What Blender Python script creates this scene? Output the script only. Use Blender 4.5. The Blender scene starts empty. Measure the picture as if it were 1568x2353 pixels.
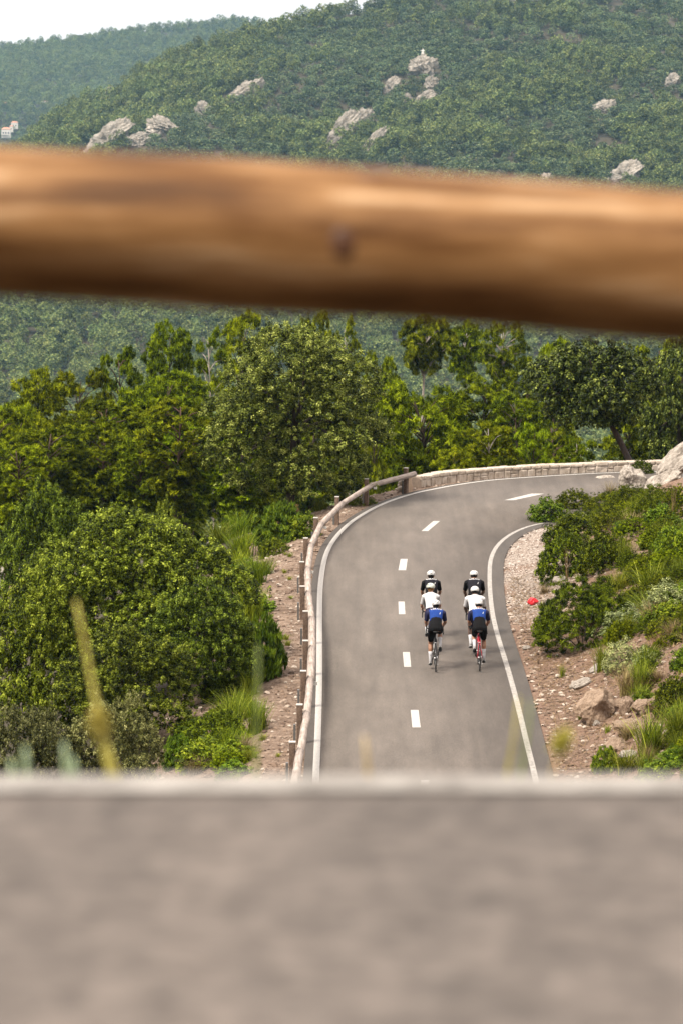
import bpy, bmesh, math, random
import numpy as np
from mathutils import Vector, Matrix
from mathutils.bvhtree import BVHTree
R = math.radians
SC = bpy.context.scene
COL = SC.collection
rng = np.random.default_rng(7)
random.seed(7)

# ------------------------------------------------------------------ camera, world, sun, exposure
H = 15.25                      # eye height over the lower road (m)
TH = R(7.68)                   # downward pitch
F = 7980.0                     # focal length in units of a 1568 x 2352 frame
cam = bpy.data.cameras.new('camera'); co = bpy.data.objects.new('camera', cam); COL.objects.link(co)
co.location = (0, 0, H); co.rotation_euler = (math.pi/2 - TH, 0, 0)
cam.sensor_fit = 'VERTICAL'; cam.sensor_height = 36.0; cam.lens = F/2352*36
cam.clip_start = 0.2; cam.clip_end = 9000
cam.dof.use_dof = True; cam.dof.focus_distance = 86.0; cam.dof.aperture_fstop = 4.2
SC.camera = co

SUN_DIR = Vector((-0.44, -0.36, 0.84)).normalized()      # towards the sun
w = bpy.data.worlds.new('World'); SC.world = w; w.use_nodes = True
nt = w.node_tree
sky = nt.nodes.new('ShaderNodeTexSky'); sky.sky_type = 'NISHITA'; sky.sun_disc = False
sky.sun_elevation = math.asin(SUN_DIR.z); sky.sun_rotation = math.atan2(SUN_DIR.x, SUN_DIR.y)
sky.air_density = 1.0; sky.dust_density = 7.0; sky.ozone_density = 1.0; sky.altitude = 300
bg = nt.nodes['Background']; bg.inputs[1].default_value = 0.15
mx = nt.nodes.new('ShaderNodeMix'); mx.data_type = 'RGBA'; mx.inputs[0].default_value = .96     # a bright thin cloud deck over the blue
tcw = nt.nodes.new('ShaderNodeTexCoord'); sxyz = nt.nodes.new('ShaderNodeSeparateXYZ'); nt.links.new(tcw.outputs['Generated'], sxyz.inputs[0])
mrw = nt.nodes.new('ShaderNodeMapRange'); mrw.inputs[3].default_value = 3.3; mrw.inputs[4].default_value = 5.4; nt.links.new(sxyz.outputs[2], mrw.inputs[0])   # overcast: brighter overhead
vmw = nt.nodes.new('ShaderNodeVectorMath'); vmw.operation = 'SCALE'; vmw.inputs[0].default_value = (1.07, .965, .90); nt.links.new(mrw.outputs[0], vmw.inputs[3])
nt.links.new(vmw.outputs[0], mx.inputs[7])
nt.links.new(sky.outputs[0], mx.inputs[6]); nt.links.new(mx.outputs[2], bg.inputs[0])
sl = bpy.data.lights.new('sun', 'SUN'); sl.energy = 2.3; sl.angle = R(14); sl.color = (1.0, 0.92, 0.80)
so = bpy.data.objects.new('sun', sl); COL.objects.link(so)
so.rotation_euler = SUN_DIR.to_track_quat('Z', 'Y').to_euler(); so.location = (30, 30, 90)
vs = SC.view_settings; vs.view_transform = 'Standard'; vs.look = 'None'; vs.gamma = 1.0
vs.exposure = 1.4
SC.render.engine = 'CYCLES'
cy = SC.cycles
cy.use_denoising = True; cy.max_bounces = 6; cy.diffuse_bounces = 1; cy.glossy_bounces = 2
cy.transmission_bounces = 2; cy.transparent_max_bounces = 4; cy.volume_bounces = 0
cy.caustics_reflective = False; cy.caustics_refractive = False

# ------------------------------------------------------------------ pixel helpers (1568 x 2352 frame of the photograph)
fw = np.array([0, math.cos(TH), -math.sin(TH)]); up = np.array([0, math.sin(TH), math.cos(TH)])
def ray(px, py):
    return fw + np.array([(px-784)/F, 0, 0]) + up*((1176-py)/F)
def flat(px, py, z=0.0):
    d = ray(px, py); t = (z-H)/d[2]
    return np.array([d[0]*t, d[1]*t, z])
def at_y(px, py, Y):
    d = ray(px, py); t = Y/d[1]
    return np.array([d[0]*t, Y, H+d[2]*t])

# ------------------------------------------------------------------ materials
def new_mat(name):
    m = bpy.data.materials.new(name); m.use_nodes = True
    n = m.node_tree; b = n.nodes['Principled BSDF']
    return m, n, b
def node(n, t, **kw):
    x = n.nodes.new(t)
    for k, v in kw.items():
        if k in ('ins',):
            for a, c in v.items(): x.inputs[a].default_value = c
        else: setattr(x, k, v)
    return x
def ramp(n, fac, stops):
    r = n.nodes.new('ShaderNodeValToRGB'); e = r.color_ramp.elements
    while len(e) < len(stops): e.new(0.5)
    for el, (p, c) in zip(e, stops): el.position = p; el.color = (*c, 1)
    n.links.new(fac, r.inputs[0]); return r
def mix(n, fac, a, b, mode='MIX'):
    m = n.nodes.new('ShaderNodeMix'); m.data_type = 'RGBA'; m.blend_type = mode
    for s, v in ((0, fac), (6, a), (7, b)):
        if isinstance(v, (int, float)): m.inputs[s].default_value = v
        elif isinstance(v, tuple): m.inputs[s].default_value = (*v, 1)
        else: n.links.new(v, m.inputs[s])
    return m.outputs[2]
def noise(n, scale, detail=4, rough=0.55, vec=None, sc3=None):
    t = node(n, 'ShaderNodeTexNoise', ins={'Scale': scale, 'Detail': detail, 'Roughness': rough})
    if vec is not None:
        if sc3:
            mp = node(n, 'ShaderNodeMapping'); mp.inputs['Scale'].default_value = sc3
            n.links.new(vec, mp.inputs[0]); vec = mp.outputs[0]
        n.links.new(vec, t.inputs[0])
    return t.outputs[0]
def pos(n): return n.nodes.new('ShaderNodeNewGeometry').outputs['Position']
def objco(n): return n.nodes.new('ShaderNodeTexCoord').outputs['Object']
def bump(n, b, h, strength=0.4, dist=0.02):
    x = node(n, 'ShaderNodeBump', ins={'Strength': strength, 'Distance': dist})
    n.links.new(h, x.inputs['Height']); n.links.new(x.outputs[0], b.inputs['Normal'])
def setc(n, b, c):
    if isinstance(c, tuple): b.inputs['Base Color'].default_value = (*c, 1)
    else: n.links.new(c, b.inputs['Base Color'])
MATS = {}
def plain(name, c, rough=0.6, metal=0.0, var=0.12, scale=30):
    if name in MATS: return MATS[name]
    m, n, b = new_mat(name)
    f = noise(n, scale, 3, vec=objco(n))
    lo = tuple(x*(1-var) for x in c); hi = tuple(min(1, x*(1+var)) for x in c)
    setc(n, b, ramp(n, f, [(0.3, lo), (0.7, hi)]).outputs[0])
    b.inputs['Roughness'].default_value = rough; b.inputs['Metallic'].default_value = metal
    MATS[name] = m; return m
def leaf_mat(name, lo, mid, hi, trans=0.3, rough=0.5, spec=0.4, vary=0.25):
    m, n, b = new_mat(name)
    a = node(n, 'ShaderNodeAttribute', attribute_name='r')
    c = ramp(n, a.outputs['Fac'], [(0.16, lo), (0.58, mid), (1.0, hi)]).outputs[0]  # low stop pulled in: near-black leaves imitate the shaded gaps in the foliage
    oi = node(n, 'ShaderNodeObjectInfo')
    v = node(n, 'ShaderNodeMapRange', ins={3: 1-vary, 4: 1+vary}); n.links.new(oi.outputs['Random'], v.inputs[0])
    hs = node(n, 'ShaderNodeHueSaturation'); n.links.new(v.outputs[0], hs.inputs['Value'])
    hv = node(n, 'ShaderNodeMapRange', ins={3: 0.485, 4: 0.515}); 
    wn = node(n, 'ShaderNodeTexWhiteNoise', noise_dimensions='1D'); n.links.new(oi.outputs['Random'], wn.inputs['W'])
    n.links.new(wn.outputs[0], hv.inputs[0]); n.links.new(hv.outputs[0], hs.inputs['Hue'])
    n.links.new(c, hs.inputs['Color']); c = hs.outputs[0]
    setc(n, b, c); b.inputs['Roughness'].default_value = rough
    b.inputs['Specular IOR Level'].default_value = spec
    t = node(n, 'ShaderNodeBsdfTranslucent'); n.links.new(c, t.inputs[0])
    s = node(n, 'ShaderNodeMixShader'); s.inputs[0].default_value = trans
    n.links.new(b.outputs[0], s.inputs[1]); n.links.new(t.outputs[0], s.inputs[2])
    n.links.new(s.outputs[0], n.nodes['Material Output'].inputs[0])
    return m
L_PINE = leaf_mat('pine_needles', (.014, .024, .001), (.155, .205, .004), (.42, .48, .016), .3, .7, .05)
L_PINEB = leaf_mat('young_pine_needles', (.04, .065, .002), (.21, .27, .005), (.45, .51, .022), .3, .7, .05)
L_OAK = leaf_mat('oak_leaves', (.010, .016, .002), (.150, .180, .018), (.48, .50, .13), .2, .55, .12)
L_OAKD = leaf_mat('glossy_oak_leaves', (.010, .015, .002), (.082, .106, .010), (.37, .395, .075), .2, .5, .15)
L_BUSH = leaf_mat('shrub_leaves', (.008, .015, .001), (.118, .160, .005), (.38, .44, .055), .25, .55, .12)
L_MAST = leaf_mat('mastic_leaves', (.010, .017, .001), (.095, .122, .003), (.30, .345, .016), .25, .6, .08)
L_BRIGHT = leaf_mat('bright_leaves', (.04, .07, .003), (.14, .21, .006), (.33, .40, .025), .35, .6, .15)
L_SILV = leaf_mat('silvery_leaves', (.10, .13, .04), (.30, .35, .11), (.52, .56, .25), .25)
L_OLIVE = leaf_mat('olive_grey_leaves', (.04, .045, .012), (.16, .17, .05), (.36, .36, .15), .25, .6, .12)
L_GRASS = leaf_mat('grass_blades', (.06, .085, .004), (.19, .235, .012), (.41, .43, .055), .35, .6, .15)
L_HEATH = leaf_mat('heath_leaves', (.022, .034, .001), (.095, .128, .003), (.27, .31, .02), .3, .65, .08)
L_STRAW = leaf_mat('straw_seeds', (.30, .25, .04), (.50, .42, .08), (.68, .60, .18), .3)
L_DRY = leaf_mat('dry_blades', (.13, .085, .035), (.27, .20, .08), (.45, .36, .17), .3)
L_DRYB = leaf_mat('brown_blades', (.09, .05, .022), (.19, .11, .05), (.32, .20, .10), .2)
L_ORANGE = leaf_mat('orange_sprays', (.20, .10, .03), (.38, .19, .06), (.52, .30, .12), .3)
L_FAR = leaf_mat('far_foliage', (.030, .052, .028), (.105, .148, .065), (.28, .31, .145), .15, .6, .05, .4)  # far leaves lighter and bluer: part of the haze is put into their colour
L_FARP = leaf_mat('far_pine_foliage', (.048, .075, .028), (.145, .185, .055), (.30, .33, .11), .15, .6, .05, .4)

def bark(name, a, b2, scale=14):
    m, n, b = new_mat(name)
    f = noise(n, scale, 5, .65, objco(n), (1, 1, .22))
    setc(n, b, ramp(n, f, [(.3, a), (.7, b2)]).outputs[0]); b.inputs['Roughness'].default_value = .9
    bump(n, b, f, .7, .03); return m
B_BROWN = bark('brown_bark', (.025, .014, .009), (.085, .052, .036))
B_DARK = bark('dark_bark', (.018, .013, .010), (.07, .05, .038))
B_PALE = bark('pale_bark', (.20, .16, .13), (.46, .41, .36))
B_RED = bark('reddish_bark', (.04, .02, .014), (.12, .065, .045))

def rockmat(name, stops, scale=1.2, b_d=.08):
    m, n, b = new_mat(name)
    p = objco(n)
    f = noise(n, scale, 8, .68, p); g = noise(n, scale*5, 6, .7, p, (1, 1, .35))
    c = mix(n, .45, f, g)
    setc(n, b, ramp(n, c, stops).outputs[0]); b.inputs['Roughness'].default_value = .92
    bump(n, b, c, .9, b_d); return m
M_ROCK = rockmat('limestone', [(.32, (.04, .033, .026)), (.43, (.21, .18, .15)), (.55, (.38, .34, .295)), (.72, (.54, .505, .455))], 5)
M_TAN = rockmat('tan_rock', [(.30, (.045, .028, .018)), (.43, (.17, .115, .075)), (.56, (.29, .21, .15)), (.74, (.41, .33, .26))], 5)
M_CLIFF = rockmat('pale_cliff', [(.33, (.040, .034, .027)), (.43, (.18, .155, .125)), (.53, (.34, .305, .262)), (.70, (.50, .46, .405))], 6, .5)

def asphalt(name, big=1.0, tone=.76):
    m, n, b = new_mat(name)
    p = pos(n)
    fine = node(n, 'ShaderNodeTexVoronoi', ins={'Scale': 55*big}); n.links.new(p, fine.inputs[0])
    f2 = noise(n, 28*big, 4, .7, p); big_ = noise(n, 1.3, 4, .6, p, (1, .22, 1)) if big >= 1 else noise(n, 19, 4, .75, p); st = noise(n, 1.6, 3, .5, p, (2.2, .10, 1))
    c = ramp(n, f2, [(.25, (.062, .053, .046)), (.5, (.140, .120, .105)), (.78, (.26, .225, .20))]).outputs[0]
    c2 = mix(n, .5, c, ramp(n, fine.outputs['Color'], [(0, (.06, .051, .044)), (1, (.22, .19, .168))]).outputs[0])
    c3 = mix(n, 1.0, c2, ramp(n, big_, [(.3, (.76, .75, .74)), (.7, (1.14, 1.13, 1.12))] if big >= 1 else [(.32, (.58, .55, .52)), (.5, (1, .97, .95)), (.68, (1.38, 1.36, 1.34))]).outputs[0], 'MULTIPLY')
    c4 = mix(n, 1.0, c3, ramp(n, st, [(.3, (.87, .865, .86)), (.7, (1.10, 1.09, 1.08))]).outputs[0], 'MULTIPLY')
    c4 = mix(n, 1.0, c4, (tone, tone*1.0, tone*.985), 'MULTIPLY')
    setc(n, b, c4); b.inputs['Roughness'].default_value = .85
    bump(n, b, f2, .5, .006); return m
M_ASPH = asphalt('asphalt')
M_ASPH2 = asphalt('upper_asphalt', .5, .93)
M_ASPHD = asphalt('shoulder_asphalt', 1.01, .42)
def paint():
    m, n, b = new_mat('road_paint')
    f = noise(n, 18, 5, .7, pos(n))
    setc(n, b, ramp(n, f, [(.30, (.15, .138, .128)), (.42, (.36, .345, .32)), (.7, (.46, .445, .42))]).outputs[0])
    b.inputs['Roughness'].default_value = .7; return m
M_PAINT = paint()
def paint2():
    m, n, b = new_mat('worn_road_paint')
    f = noise(n, 9, 6, .72, pos(n))
    setc(n, b, ramp(n, f, [(.34, (.14, .128, .117)), (.5, (.27, .255, .235)), (.66, (.38, .36, .335))]).outputs[0])
    b.inputs['Roughness'].default_value = .75; return m
M_PAINTW = paint2()

def logmat(name, stops, rough=.55, along='Y', streak=12):
    m, n, b = new_mat(name)
    p = objco(n)
    s3 = (1, .05, 1) if along == 'Y' else (.11, 1, 1)
    f = noise(n, streak, 6, .6, p, s3); g = noise(n, 3.0, 3, .5, p, (.6, 1, 1))
    c = mix(n, .28, f, g)
    setc(n, b, ramp(n, c, stops).outputs[0]); b.inputs['Roughness'].default_value = rough
    bump(n, b, f, .35, .006); return m
M_LOG = logmat('varnished_log', [(.33, (.026, .009, .002)), (.45, (.12, .052, .014)), (.56, (.25, .130, .050)), (.70, (.50, .345, .205))], .6, 'X', 22)
M_LOG.node_tree.nodes['Principled BSDF'].inputs['Specular IOR Level'].default_value = .22
M_RAIL = logmat('weathered_log', [(.30, (.09, .066, .054)), (.44, (.24, .195, .168)), (.57, (.37, .315, .275)), (.72, (.48, .43, .39))], .9, 'Y', 22)
M_POST = logmat('post_wood', [(.3, (.045, .03, .02)), (.5, (.13, .085, .06)), (.7, (.22, .16, .115))], .85, 'Y', 20)

# ------------------------------------------------------------------ mesh helpers
def mesh_np(name, V, Fq, mat=None, attr=None, smooth=False, mi=None):
    V = np.asarray(V, np.float32); Fq = np.asarray(Fq, np.int32)
    k = Fq.shape[1]
    me = bpy.data.meshes.new(name)
    me.vertices.add(len(V)); me.vertices.foreach_set('co', V.ravel())
    me.loops.add(Fq.size); me.loops.foreach_set('vertex_index', Fq.ravel())
    me.polygons.add(len(Fq)); me.polygons.foreach_set('loop_start', np.arange(0, Fq.size, k, dtype=np.int32))
    if mi is not None: me.polygons.foreach_set('material_index', np.asarray(mi, np.int32))
    if smooth: me.polygons.foreach_set('use_smooth', np.ones(len(Fq), bool))
    me.update(calc_edges=True)
    if attr is not None:
        a = me.attributes.new('r', 'FLOAT', 'FACE'); a.data.foreach_set('value', np.clip(attr, 0, 1).astype(np.float32))
    for m in (mat if isinstance(mat, (list, tuple)) else [mat]):
        if m: me.materials.append(m)
    return me
def link(name, me, parent=None, loc=None, rot=None, scale=None):
    o = bpy.data.objects.new(name, me); COL.objects.link(o)
    if parent: o.parent = parent
    if loc is not None: o.location = [float(a) for a in loc]
    if rot is not None: o.rotation_euler = [float(a) for a in rot]
    if scale is not None: o.scale = [float(a) for a in scale]
    return o
def tag(o, label, cat, group=None, kind=None):
    o['label'] = label; o['category'] = cat
    if group: o['group'] = group
    if kind: o['kind'] = kind
    return o
def struct(o): o['kind'] = 'structure'; return o
def thing(name, label, cat, loc=(0, 0, 0), rz=0.0, group=None, scale=None):
    o = link(name, None, None, loc, (0, 0, rz), scale); o.empty_display_size = .2
    return tag(o, label, cat, group)
class MB:
    """collects tris/quads"""
    def __init__(s): s.v = []; s.f = []; s.m = []
    def add(s, v, f, mi=0):
        b = len(s.v); s.v += [tuple(map(float, x)) for x in v]; s.f += [tuple(i+b for i in q) for q in f]; s.m += [mi]*len(f)
    def tube(s, pts, rad, n=8, mi=0, cap=True):
        pts = [Vector(p) for p in pts]; rad = rad if isinstance(rad, (list, tuple)) else [rad]*len(pts)
        vs_ = []; ref = None
        for i, p in enumerate(pts):
            d = (pts[min(i+1, len(pts)-1)] - pts[max(i-1, 0)]).normalized()
            if ref is None: ref = Vector((1, 0, 0)) if abs(d.x) < .8 else Vector((0, 1, 0))
            a = (ref - d*ref.dot(d)).normalized(); ref = a; b = d.cross(a)
            for k in range(n):
                t = 2*math.pi*k/n; vs_.append(p + (a*math.cos(t)+b*math.sin(t))*rad[i])
        f = [(i*n+k, i*n+(k+1) % n, (i+1)*n+(k+1) % n, (i+1)*n+k) for i in range(len(pts)-1) for k in range(n)]
        if cap: f += [tuple(range(n-1, -1, -1)), tuple(range((len(pts)-1)*n, len(pts)*n))]
        s.add(vs_, f, mi)
    def box(s, c, size, M=None, mi=0):
        hx, hy, hz = [a/2 for a in size]
        v = [Vector((x, y, z)) for z in (-hz, hz) for y in (-hy, hy) for x in (-hx, hx)]
        v = [(M @ p if M else p) + Vector(c) for p in v]
        s.add(v, [(0, 2, 3, 1), (4, 5, 7, 6), (0, 1, 5, 4), (2, 6, 7, 3), (0, 4, 6, 2), (1, 3, 7, 5)], mi)
    def ball(s, c, r, n=10, m=7, M=None, mi=0):
        rx, ry, rz = r if isinstance(r, (tuple, list)) else (r, r, r); v = []; f = []
        for j in range(m+1):
            ph = math.pi*j/m
            for i in range(n):
                t = 2*math.pi*i/n; p = Vector((rx*math.sin(ph)*math.cos(t), ry*math.sin(ph)*math.sin(t), rz*math.cos(ph)))
                v.append((M @ p if M else p) + Vector(c))
        f = [(j*n+i, (j+1)*n+i, (j+1)*n+(i+1) % n, j*n+(i+1) % n) for j in range(m) for i in range(n)]
        s.add(v, f, mi)
    def loft(s, rings, mi=0):
        n = len(rings[0]); v = [p for r_ in rings for p in r_]
        f = [(i*n+k, i*n+(k+1) % n, (i+1)*n+(k+1) % n, (i+1)*n+k) for i in range(len(rings)-1) for k in range(n)]
        f += [tuple(range(n-1, -1, -1)), tuple(range((len(rings)-1)*n, len(rings)*n))]
        s.add(v, f, mi)
    def mesh(s, name, mats, smooth=False, bevel=0):
        me = bpy.data.meshes.new(name); me.from_pydata(s.v, [], s.f); me.update()
        for m in (mats if isinstance(mats, (list, tuple)) else [mats]): me.materials.append(m)
        me.polygons.foreach_set('material_index', s.m)
        if smooth: me.polygons.foreach_set('use_smooth', [True]*len(me.polygons))
        bm = bmesh.new(); bm.from_mesh(me); bmesh.ops.recalc_face_normals(bm, faces=bm.faces)
        if bevel: bmesh.ops.bevel(bm, geom=bm.edges[:], offset=bevel, segments=1, affect='EDGES', profile=.7)
        bm.to_mesh(me); bm.free(); return me

# ------------------------------------------------------------------ road lines traced on the road plane
OUT_U = [(725.3,1785),(729,1708),(731.6,1632),(733.5,1555),(733.5,1460),(734,1376),(736,1341),(741.7,1297.7),(750.4,1267.2),(763.5,1243.3),
         (783,1219.4),(807,1197.6),(839.6,1177),(872,1159.6),(915.7,1143.3),(959.2,1130.7),(995.7,1123.3),(1050,1113),(1118.5,1103.4),
         (1175.8,1098.8),(1261.8,1093.1),(1347.8,1088),(1405,1085.7),(1448,1084.5)]
IN_U = [(1224.6,1770.8),(1210,1713.5),(1194.5,1647.6),(1178.7,1584.5),(1161.5,1524.3),(1144.3,1470),(1132.5,1425),(1127,1390),(1123.7,1353.4),
        (1122.8,1310),(1125.7,1281.7),(1138.6,1254.5),(1161.5,1233),(1190,1217),(1227.4,1204.3)]
def smooth_line(P, n):
    P = np.asarray(P, float)
    for _ in range(2):                              # Chaikin
        Q = [P[0]]
        for a, b in zip(P[:-1], P[1:]): Q += [a*.75+b*.25, a*.25+b*.75]
        P = np.array(Q + [P[-1]])
    s = np.r_[0, np.cumsum(np.linalg.norm(np.diff(P, axis=0), axis=1))]
    t = np.linspace(0, s[-1], n)
    return np.c_[np.interp(t, s, P[:, 0]), np.interp(t, s, P[:, 1])]
OUT = np.array([flat(*p)[:2] for p in OUT_U]); INN = np.array([flat(*p)[:2] for p in IN_U])
OUT = np.vstack([[(-.53, 20), (-.53, 45), (-.53, 62)], OUT, [(16, 124.9), (30, 125.6), (70, 126)]])
INN = np.vstack([[(3.97, 20), (3.97, 45), (3.97, 62)], INN, [(8.0, 112.4), (9.8, 115), (12, 117), (16, 118.3), (30, 119), (70, 119.5)]])
LO = smooth_line(OUT, 420); LI = smooth_line(INN, 420)
def offset(L, d):                                   # positive = to the left of travel
    t = np.gradient(L, axis=0); t /= np.linalg.norm(t, axis=1)[:, None]
    return L + np.c_[-t[:, 1], t[:, 0]]*d
EO = offset(LO, .26); EI = offset(LI, -.40)
POLY = np.vstack([EO, EI[::-1]])
def inside(x, y):
    r = np.zeros(x.shape, bool); n = len(POLY); j = n-1
    for i in range(n):
        xi, yi = POLY[i]; xj, yj = POLY[j]
        if yi != yj:
            r ^= ((yi > y) != (yj > y)) & (x < (xj-xi)*(y-yi)/(yj-yi)+xi)
        j = i
    return r
def mind(x, y, L):
    o = np.full(x.shape, 1e9)
    for i in range(0, len(x), 20000):
        dx = x[i:i+20000, None]-L[None, :, 0]; dy = y[i:i+20000, None]-L[None, :, 1]
        o[i:i+20000] = np.sqrt((dx*dx+dy*dy).min(1))
    return o
def vnoise(x, y, s, seed=0):                        # cheap smooth value noise
    x = x/s + seed*17.3; y = y/s + seed*9.1
    xi = np.floor(x); yi = np.floor(y); fx = x-xi; fy = y-yi
    fx = fx*fx*(3-2*fx); fy = fy*fy*(3-2*fy)
    h = lambda a, b: np.modf(np.abs(np.sin(a*127.1+b*311.7+seed*74.7)*43758.5453))[0]
    return (h(xi, yi)*(1-fx)+h(xi+1, yi)*fx)*(1-fy)+(h(xi, yi+1)*(1-fx)+h(xi+1, yi+1)*fx)*fy
sstep = lambda t: (lambda c: c*c*(3-2*c))(np.clip(t, 0, 1))
YR = 1950.0
RID_U = np.array([(-400,520),(-100,430),(20,360),(60,322),(100,268),(200,215),(300,163),(400,114),(500,80),(600,56),(650,42),(700,24),(760,6),(860,-8),(1000,-60),(1300,-75),(1700,-60),(2200,0)])
RID_X = (RID_U[:, 0]-784)/F*YR; RID_Z = H-(RID_U[:, 1]-100)/F*YR - 8.0
YF = 3950.0
FR_U = np.array([(-900,150),(0,101),(150,84),(300,63),(450,47),(550,40),(630,48),(800,70),(1500,100),(3000,150)])
FR_X = (FR_U[:, 0]-784)/F*YF; FR_Z = H-(FR_U[:, 1]-100)/F*YF - 6.5
def zfar(x, y):
    v = np.interp(y, [140, 200, 400, 700, 1100, 1300, 1460, 2300, 3000], [-6, -16, -45, -80, -112, -84, -60, -110, -112])
    v = v + (vnoise(x, y, 90, 3)-.5)*8*sstep((y-300)/300)
    zr = np.interp(x, RID_X, RID_Z)
    t = (y-1440)/(YR-1440)
    zb = np.interp(y, [1440, YR], [-63, -90])
    face = zb + (zr-zb)*np.clip(t, 0, 1)**.95 + ((vnoise(x+.5*y, y*.5, 62, 5)-.5)*24+(vnoise(x, y, 25, 6)-.5)*6)*np.clip(t*(1-t)*4, 0, 1)
    back = zr - (y-YR)*.35
    hill = np.where(y < 1440, -999, np.where(y < YR, face, back))
    fz = np.interp(x, FR_X, FR_Z)
    t2 = np.clip((y-3250)/(YF-3250), 0, 1)
    far = np.where(y < 3250, -112, np.where(y < YF, -112+(fz+112)*(.30*sstep(t2*4)+.70*t2) + (vnoise(x, y, 140, 8)-.5)*14*t2*(1-t2)*4, fz-(y-YF)*.3))
    return np.maximum(np.maximum(v, hill), far)
def terrain_full(x, y):
    x = np.atleast_1d(np.asarray(x, float)); y = np.atleast_1d(np.asarray(y, float))
    ins = inside(x, y)
    near = (y < 460) & (np.abs(x) < 300)
    do = np.full(x.shape, 1e3); di = np.full(x.shape, 1e3)
    if near.any():
        do[near] = mind(x[near], y[near], EO); di[near] = mind(x[near], y[near], EI)
    nz = (vnoise(x, y, 1.7, 1)-.5)*.22+(vnoise(x, y, .55, 2)-.5)*.09
    zo = np.interp(do, [0, .9, 2, 5, 10, 20, 40, 80, 300], [-.03, -.05, -.40, -1.5, -3.2, -5.6, -9.5, -17, -40]) + nz*np.clip((do-.5)/1.5, 0, 1)
    zi = np.interp(di, [0, .5, 1.2, 3, 6, 12, 25, 80], [-.03, .0, .18, 1.1, 2.4, 4.5, 7.5, 15]) + nz*np.clip((di-.4)/1.5, 0, 1)*1.2
    z = np.where(do < di, zo, zi)
    wf = sstep((y-200)/150)
    z = z*(1-wf)+zfar(x, y)*wf
    zh = np.interp(y, [-300, -110, -30, -9, -6.6, 4.7, 5.05, 7, 20, 45, 58], [92, 80, 36, 17.5, 14.17, 14.17, 13.85, 13.0, 8.8, 1.5, 0])   # mountainside rising unseen behind the upper road, added to block sky light
    wn = sstep((y-42)/20)
    z = z*wn+zh*(1-wn)
    z = np.where(ins, np.minimum(z, -.07), z)
    return z, do, di, ins
def terr(x, y): return float(terrain_full(x, y)[0][0])
def hit(px, py, y0=60, y1=420, step=.08):
    d = ray(px, py); Y = np.arange(y0, y1, step); t = Y/d[1]
    X = d[0]*t; Z = H+d[2]*t
    b = np.nonzero(Z <= terrain_full(X, Y)[0])[0]
    i = b[0] if len(b) else len(Y)-1
    return np.array([X[i], Y[i], terr(X[i], Y[i])])

# ------------------------------------------------------------------ the ground, one sheet to the horizon
xs = np.unique(np.round(np.r_[-6000, -3000, -1500, -900, np.arange(-600, -100, 12), np.arange(-100, -16, 3), np.arange(-16, 18, .24), np.arange(18, 100, 3), np.arange(100, 600, 12), 600, 900, 1500, 3000, 6000], 3))
ys = np.unique(np.round(np.r_[-300, -200, -110, -80, -50, -30, -20, -14, -9, -6.6, -4, -2, 0, 2, 4.7, 4.85, 5.05, np.arange(5.5, 62, 1.5), np.arange(62, 136, .26), np.arange(136, 460, 3), np.arange(460, 2500, 12), np.arange(2500, 4600, 25), 5000, 6500, 8000], 3))
GX, GY = np.meshgrid(xs, ys); GXr, GYr = GX.ravel(), GY.ravel()
GZ, GDO, GDI, GINS = terrain_full(GXr, GYr)
nx, ny = len(xs), len(ys)
ii = (np.arange(ny-1)[:, None]*nx+np.arange(nx-1)[None, :]).ravel()
def groundmat():
    m, n, b = new_mat('dry_ground')
    p = pos(n)
    g = node(n, 'ShaderNodeAttribute', attribute_name='grav').outputs['Fac']
    wv = node(n, 'ShaderNodeAttribute', attribute_name='white').outputs['Fac']
    f = noise(n, 5.5, 7, .7, p); f2 = noise(n, 22, 5, .75, p); f3 = noise(n, .8, 4, .6, p)
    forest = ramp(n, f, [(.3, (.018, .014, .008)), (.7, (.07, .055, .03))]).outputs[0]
    vo = node(n, 'ShaderNodeTexVoronoi', ins={'Scale': 13.0, 'Randomness': 1.0}); n.links.new(p, vo.inputs[0])
    grav = ramp(n, vo.outputs['Color'], [(0, (.11, .07, .045)), (.4, (.20, .142, .102)), (.75, (.29, .222, .172)), (1, (.42, .35, .295))]).outputs[0]
    grav = mix(n, .5, grav, ramp(n, f2, [(.3, (.06, .036, .022)), (.55, (.215, .155, .115)), (.75, (.35, .28, .225))]).outputs[0])
    grav = mix(n, 1.0, grav, ramp(n, f3, [(.3, (.55, .48, .43)), (.65, (1.10, 1.07, 1.04))]).outputs[0], 'MULTIPLY')
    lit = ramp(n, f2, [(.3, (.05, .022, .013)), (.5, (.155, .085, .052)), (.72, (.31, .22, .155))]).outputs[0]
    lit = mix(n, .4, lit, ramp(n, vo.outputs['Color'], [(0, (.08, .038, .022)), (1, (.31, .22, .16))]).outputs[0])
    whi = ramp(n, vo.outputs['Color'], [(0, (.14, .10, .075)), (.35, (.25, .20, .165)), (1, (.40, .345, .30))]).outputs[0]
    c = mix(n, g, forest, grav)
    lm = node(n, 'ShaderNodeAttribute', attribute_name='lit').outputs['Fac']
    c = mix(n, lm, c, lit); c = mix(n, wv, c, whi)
    setc(n, b, c); b.inputs['Roughness'].default_value = .95
    bump(n, b, f2, .8, .05); return m
gme = mesh_np('ground', np.c_[GXr, GYr, GZ], np.c_[ii, ii+1, ii+nx+1, ii+nx], groundmat(), smooth=True)
near_y = (GYr > 55) & (GYr < 140)
a = gme.attributes.new('grav', 'FLOAT', 'POINT'); a.data.foreach_set('value', (np.clip((4.2-GDO)/1.5, 0, 1)*(GDO < GDI)*near_y).astype(np.float32))
a = gme.attributes.new('lit', 'FLOAT', 'POINT'); a.data.foreach_set('value', (np.clip((16-GDI)/4, 0, 1)*(GDI <= GDO)*near_y).astype(np.float32))
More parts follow.
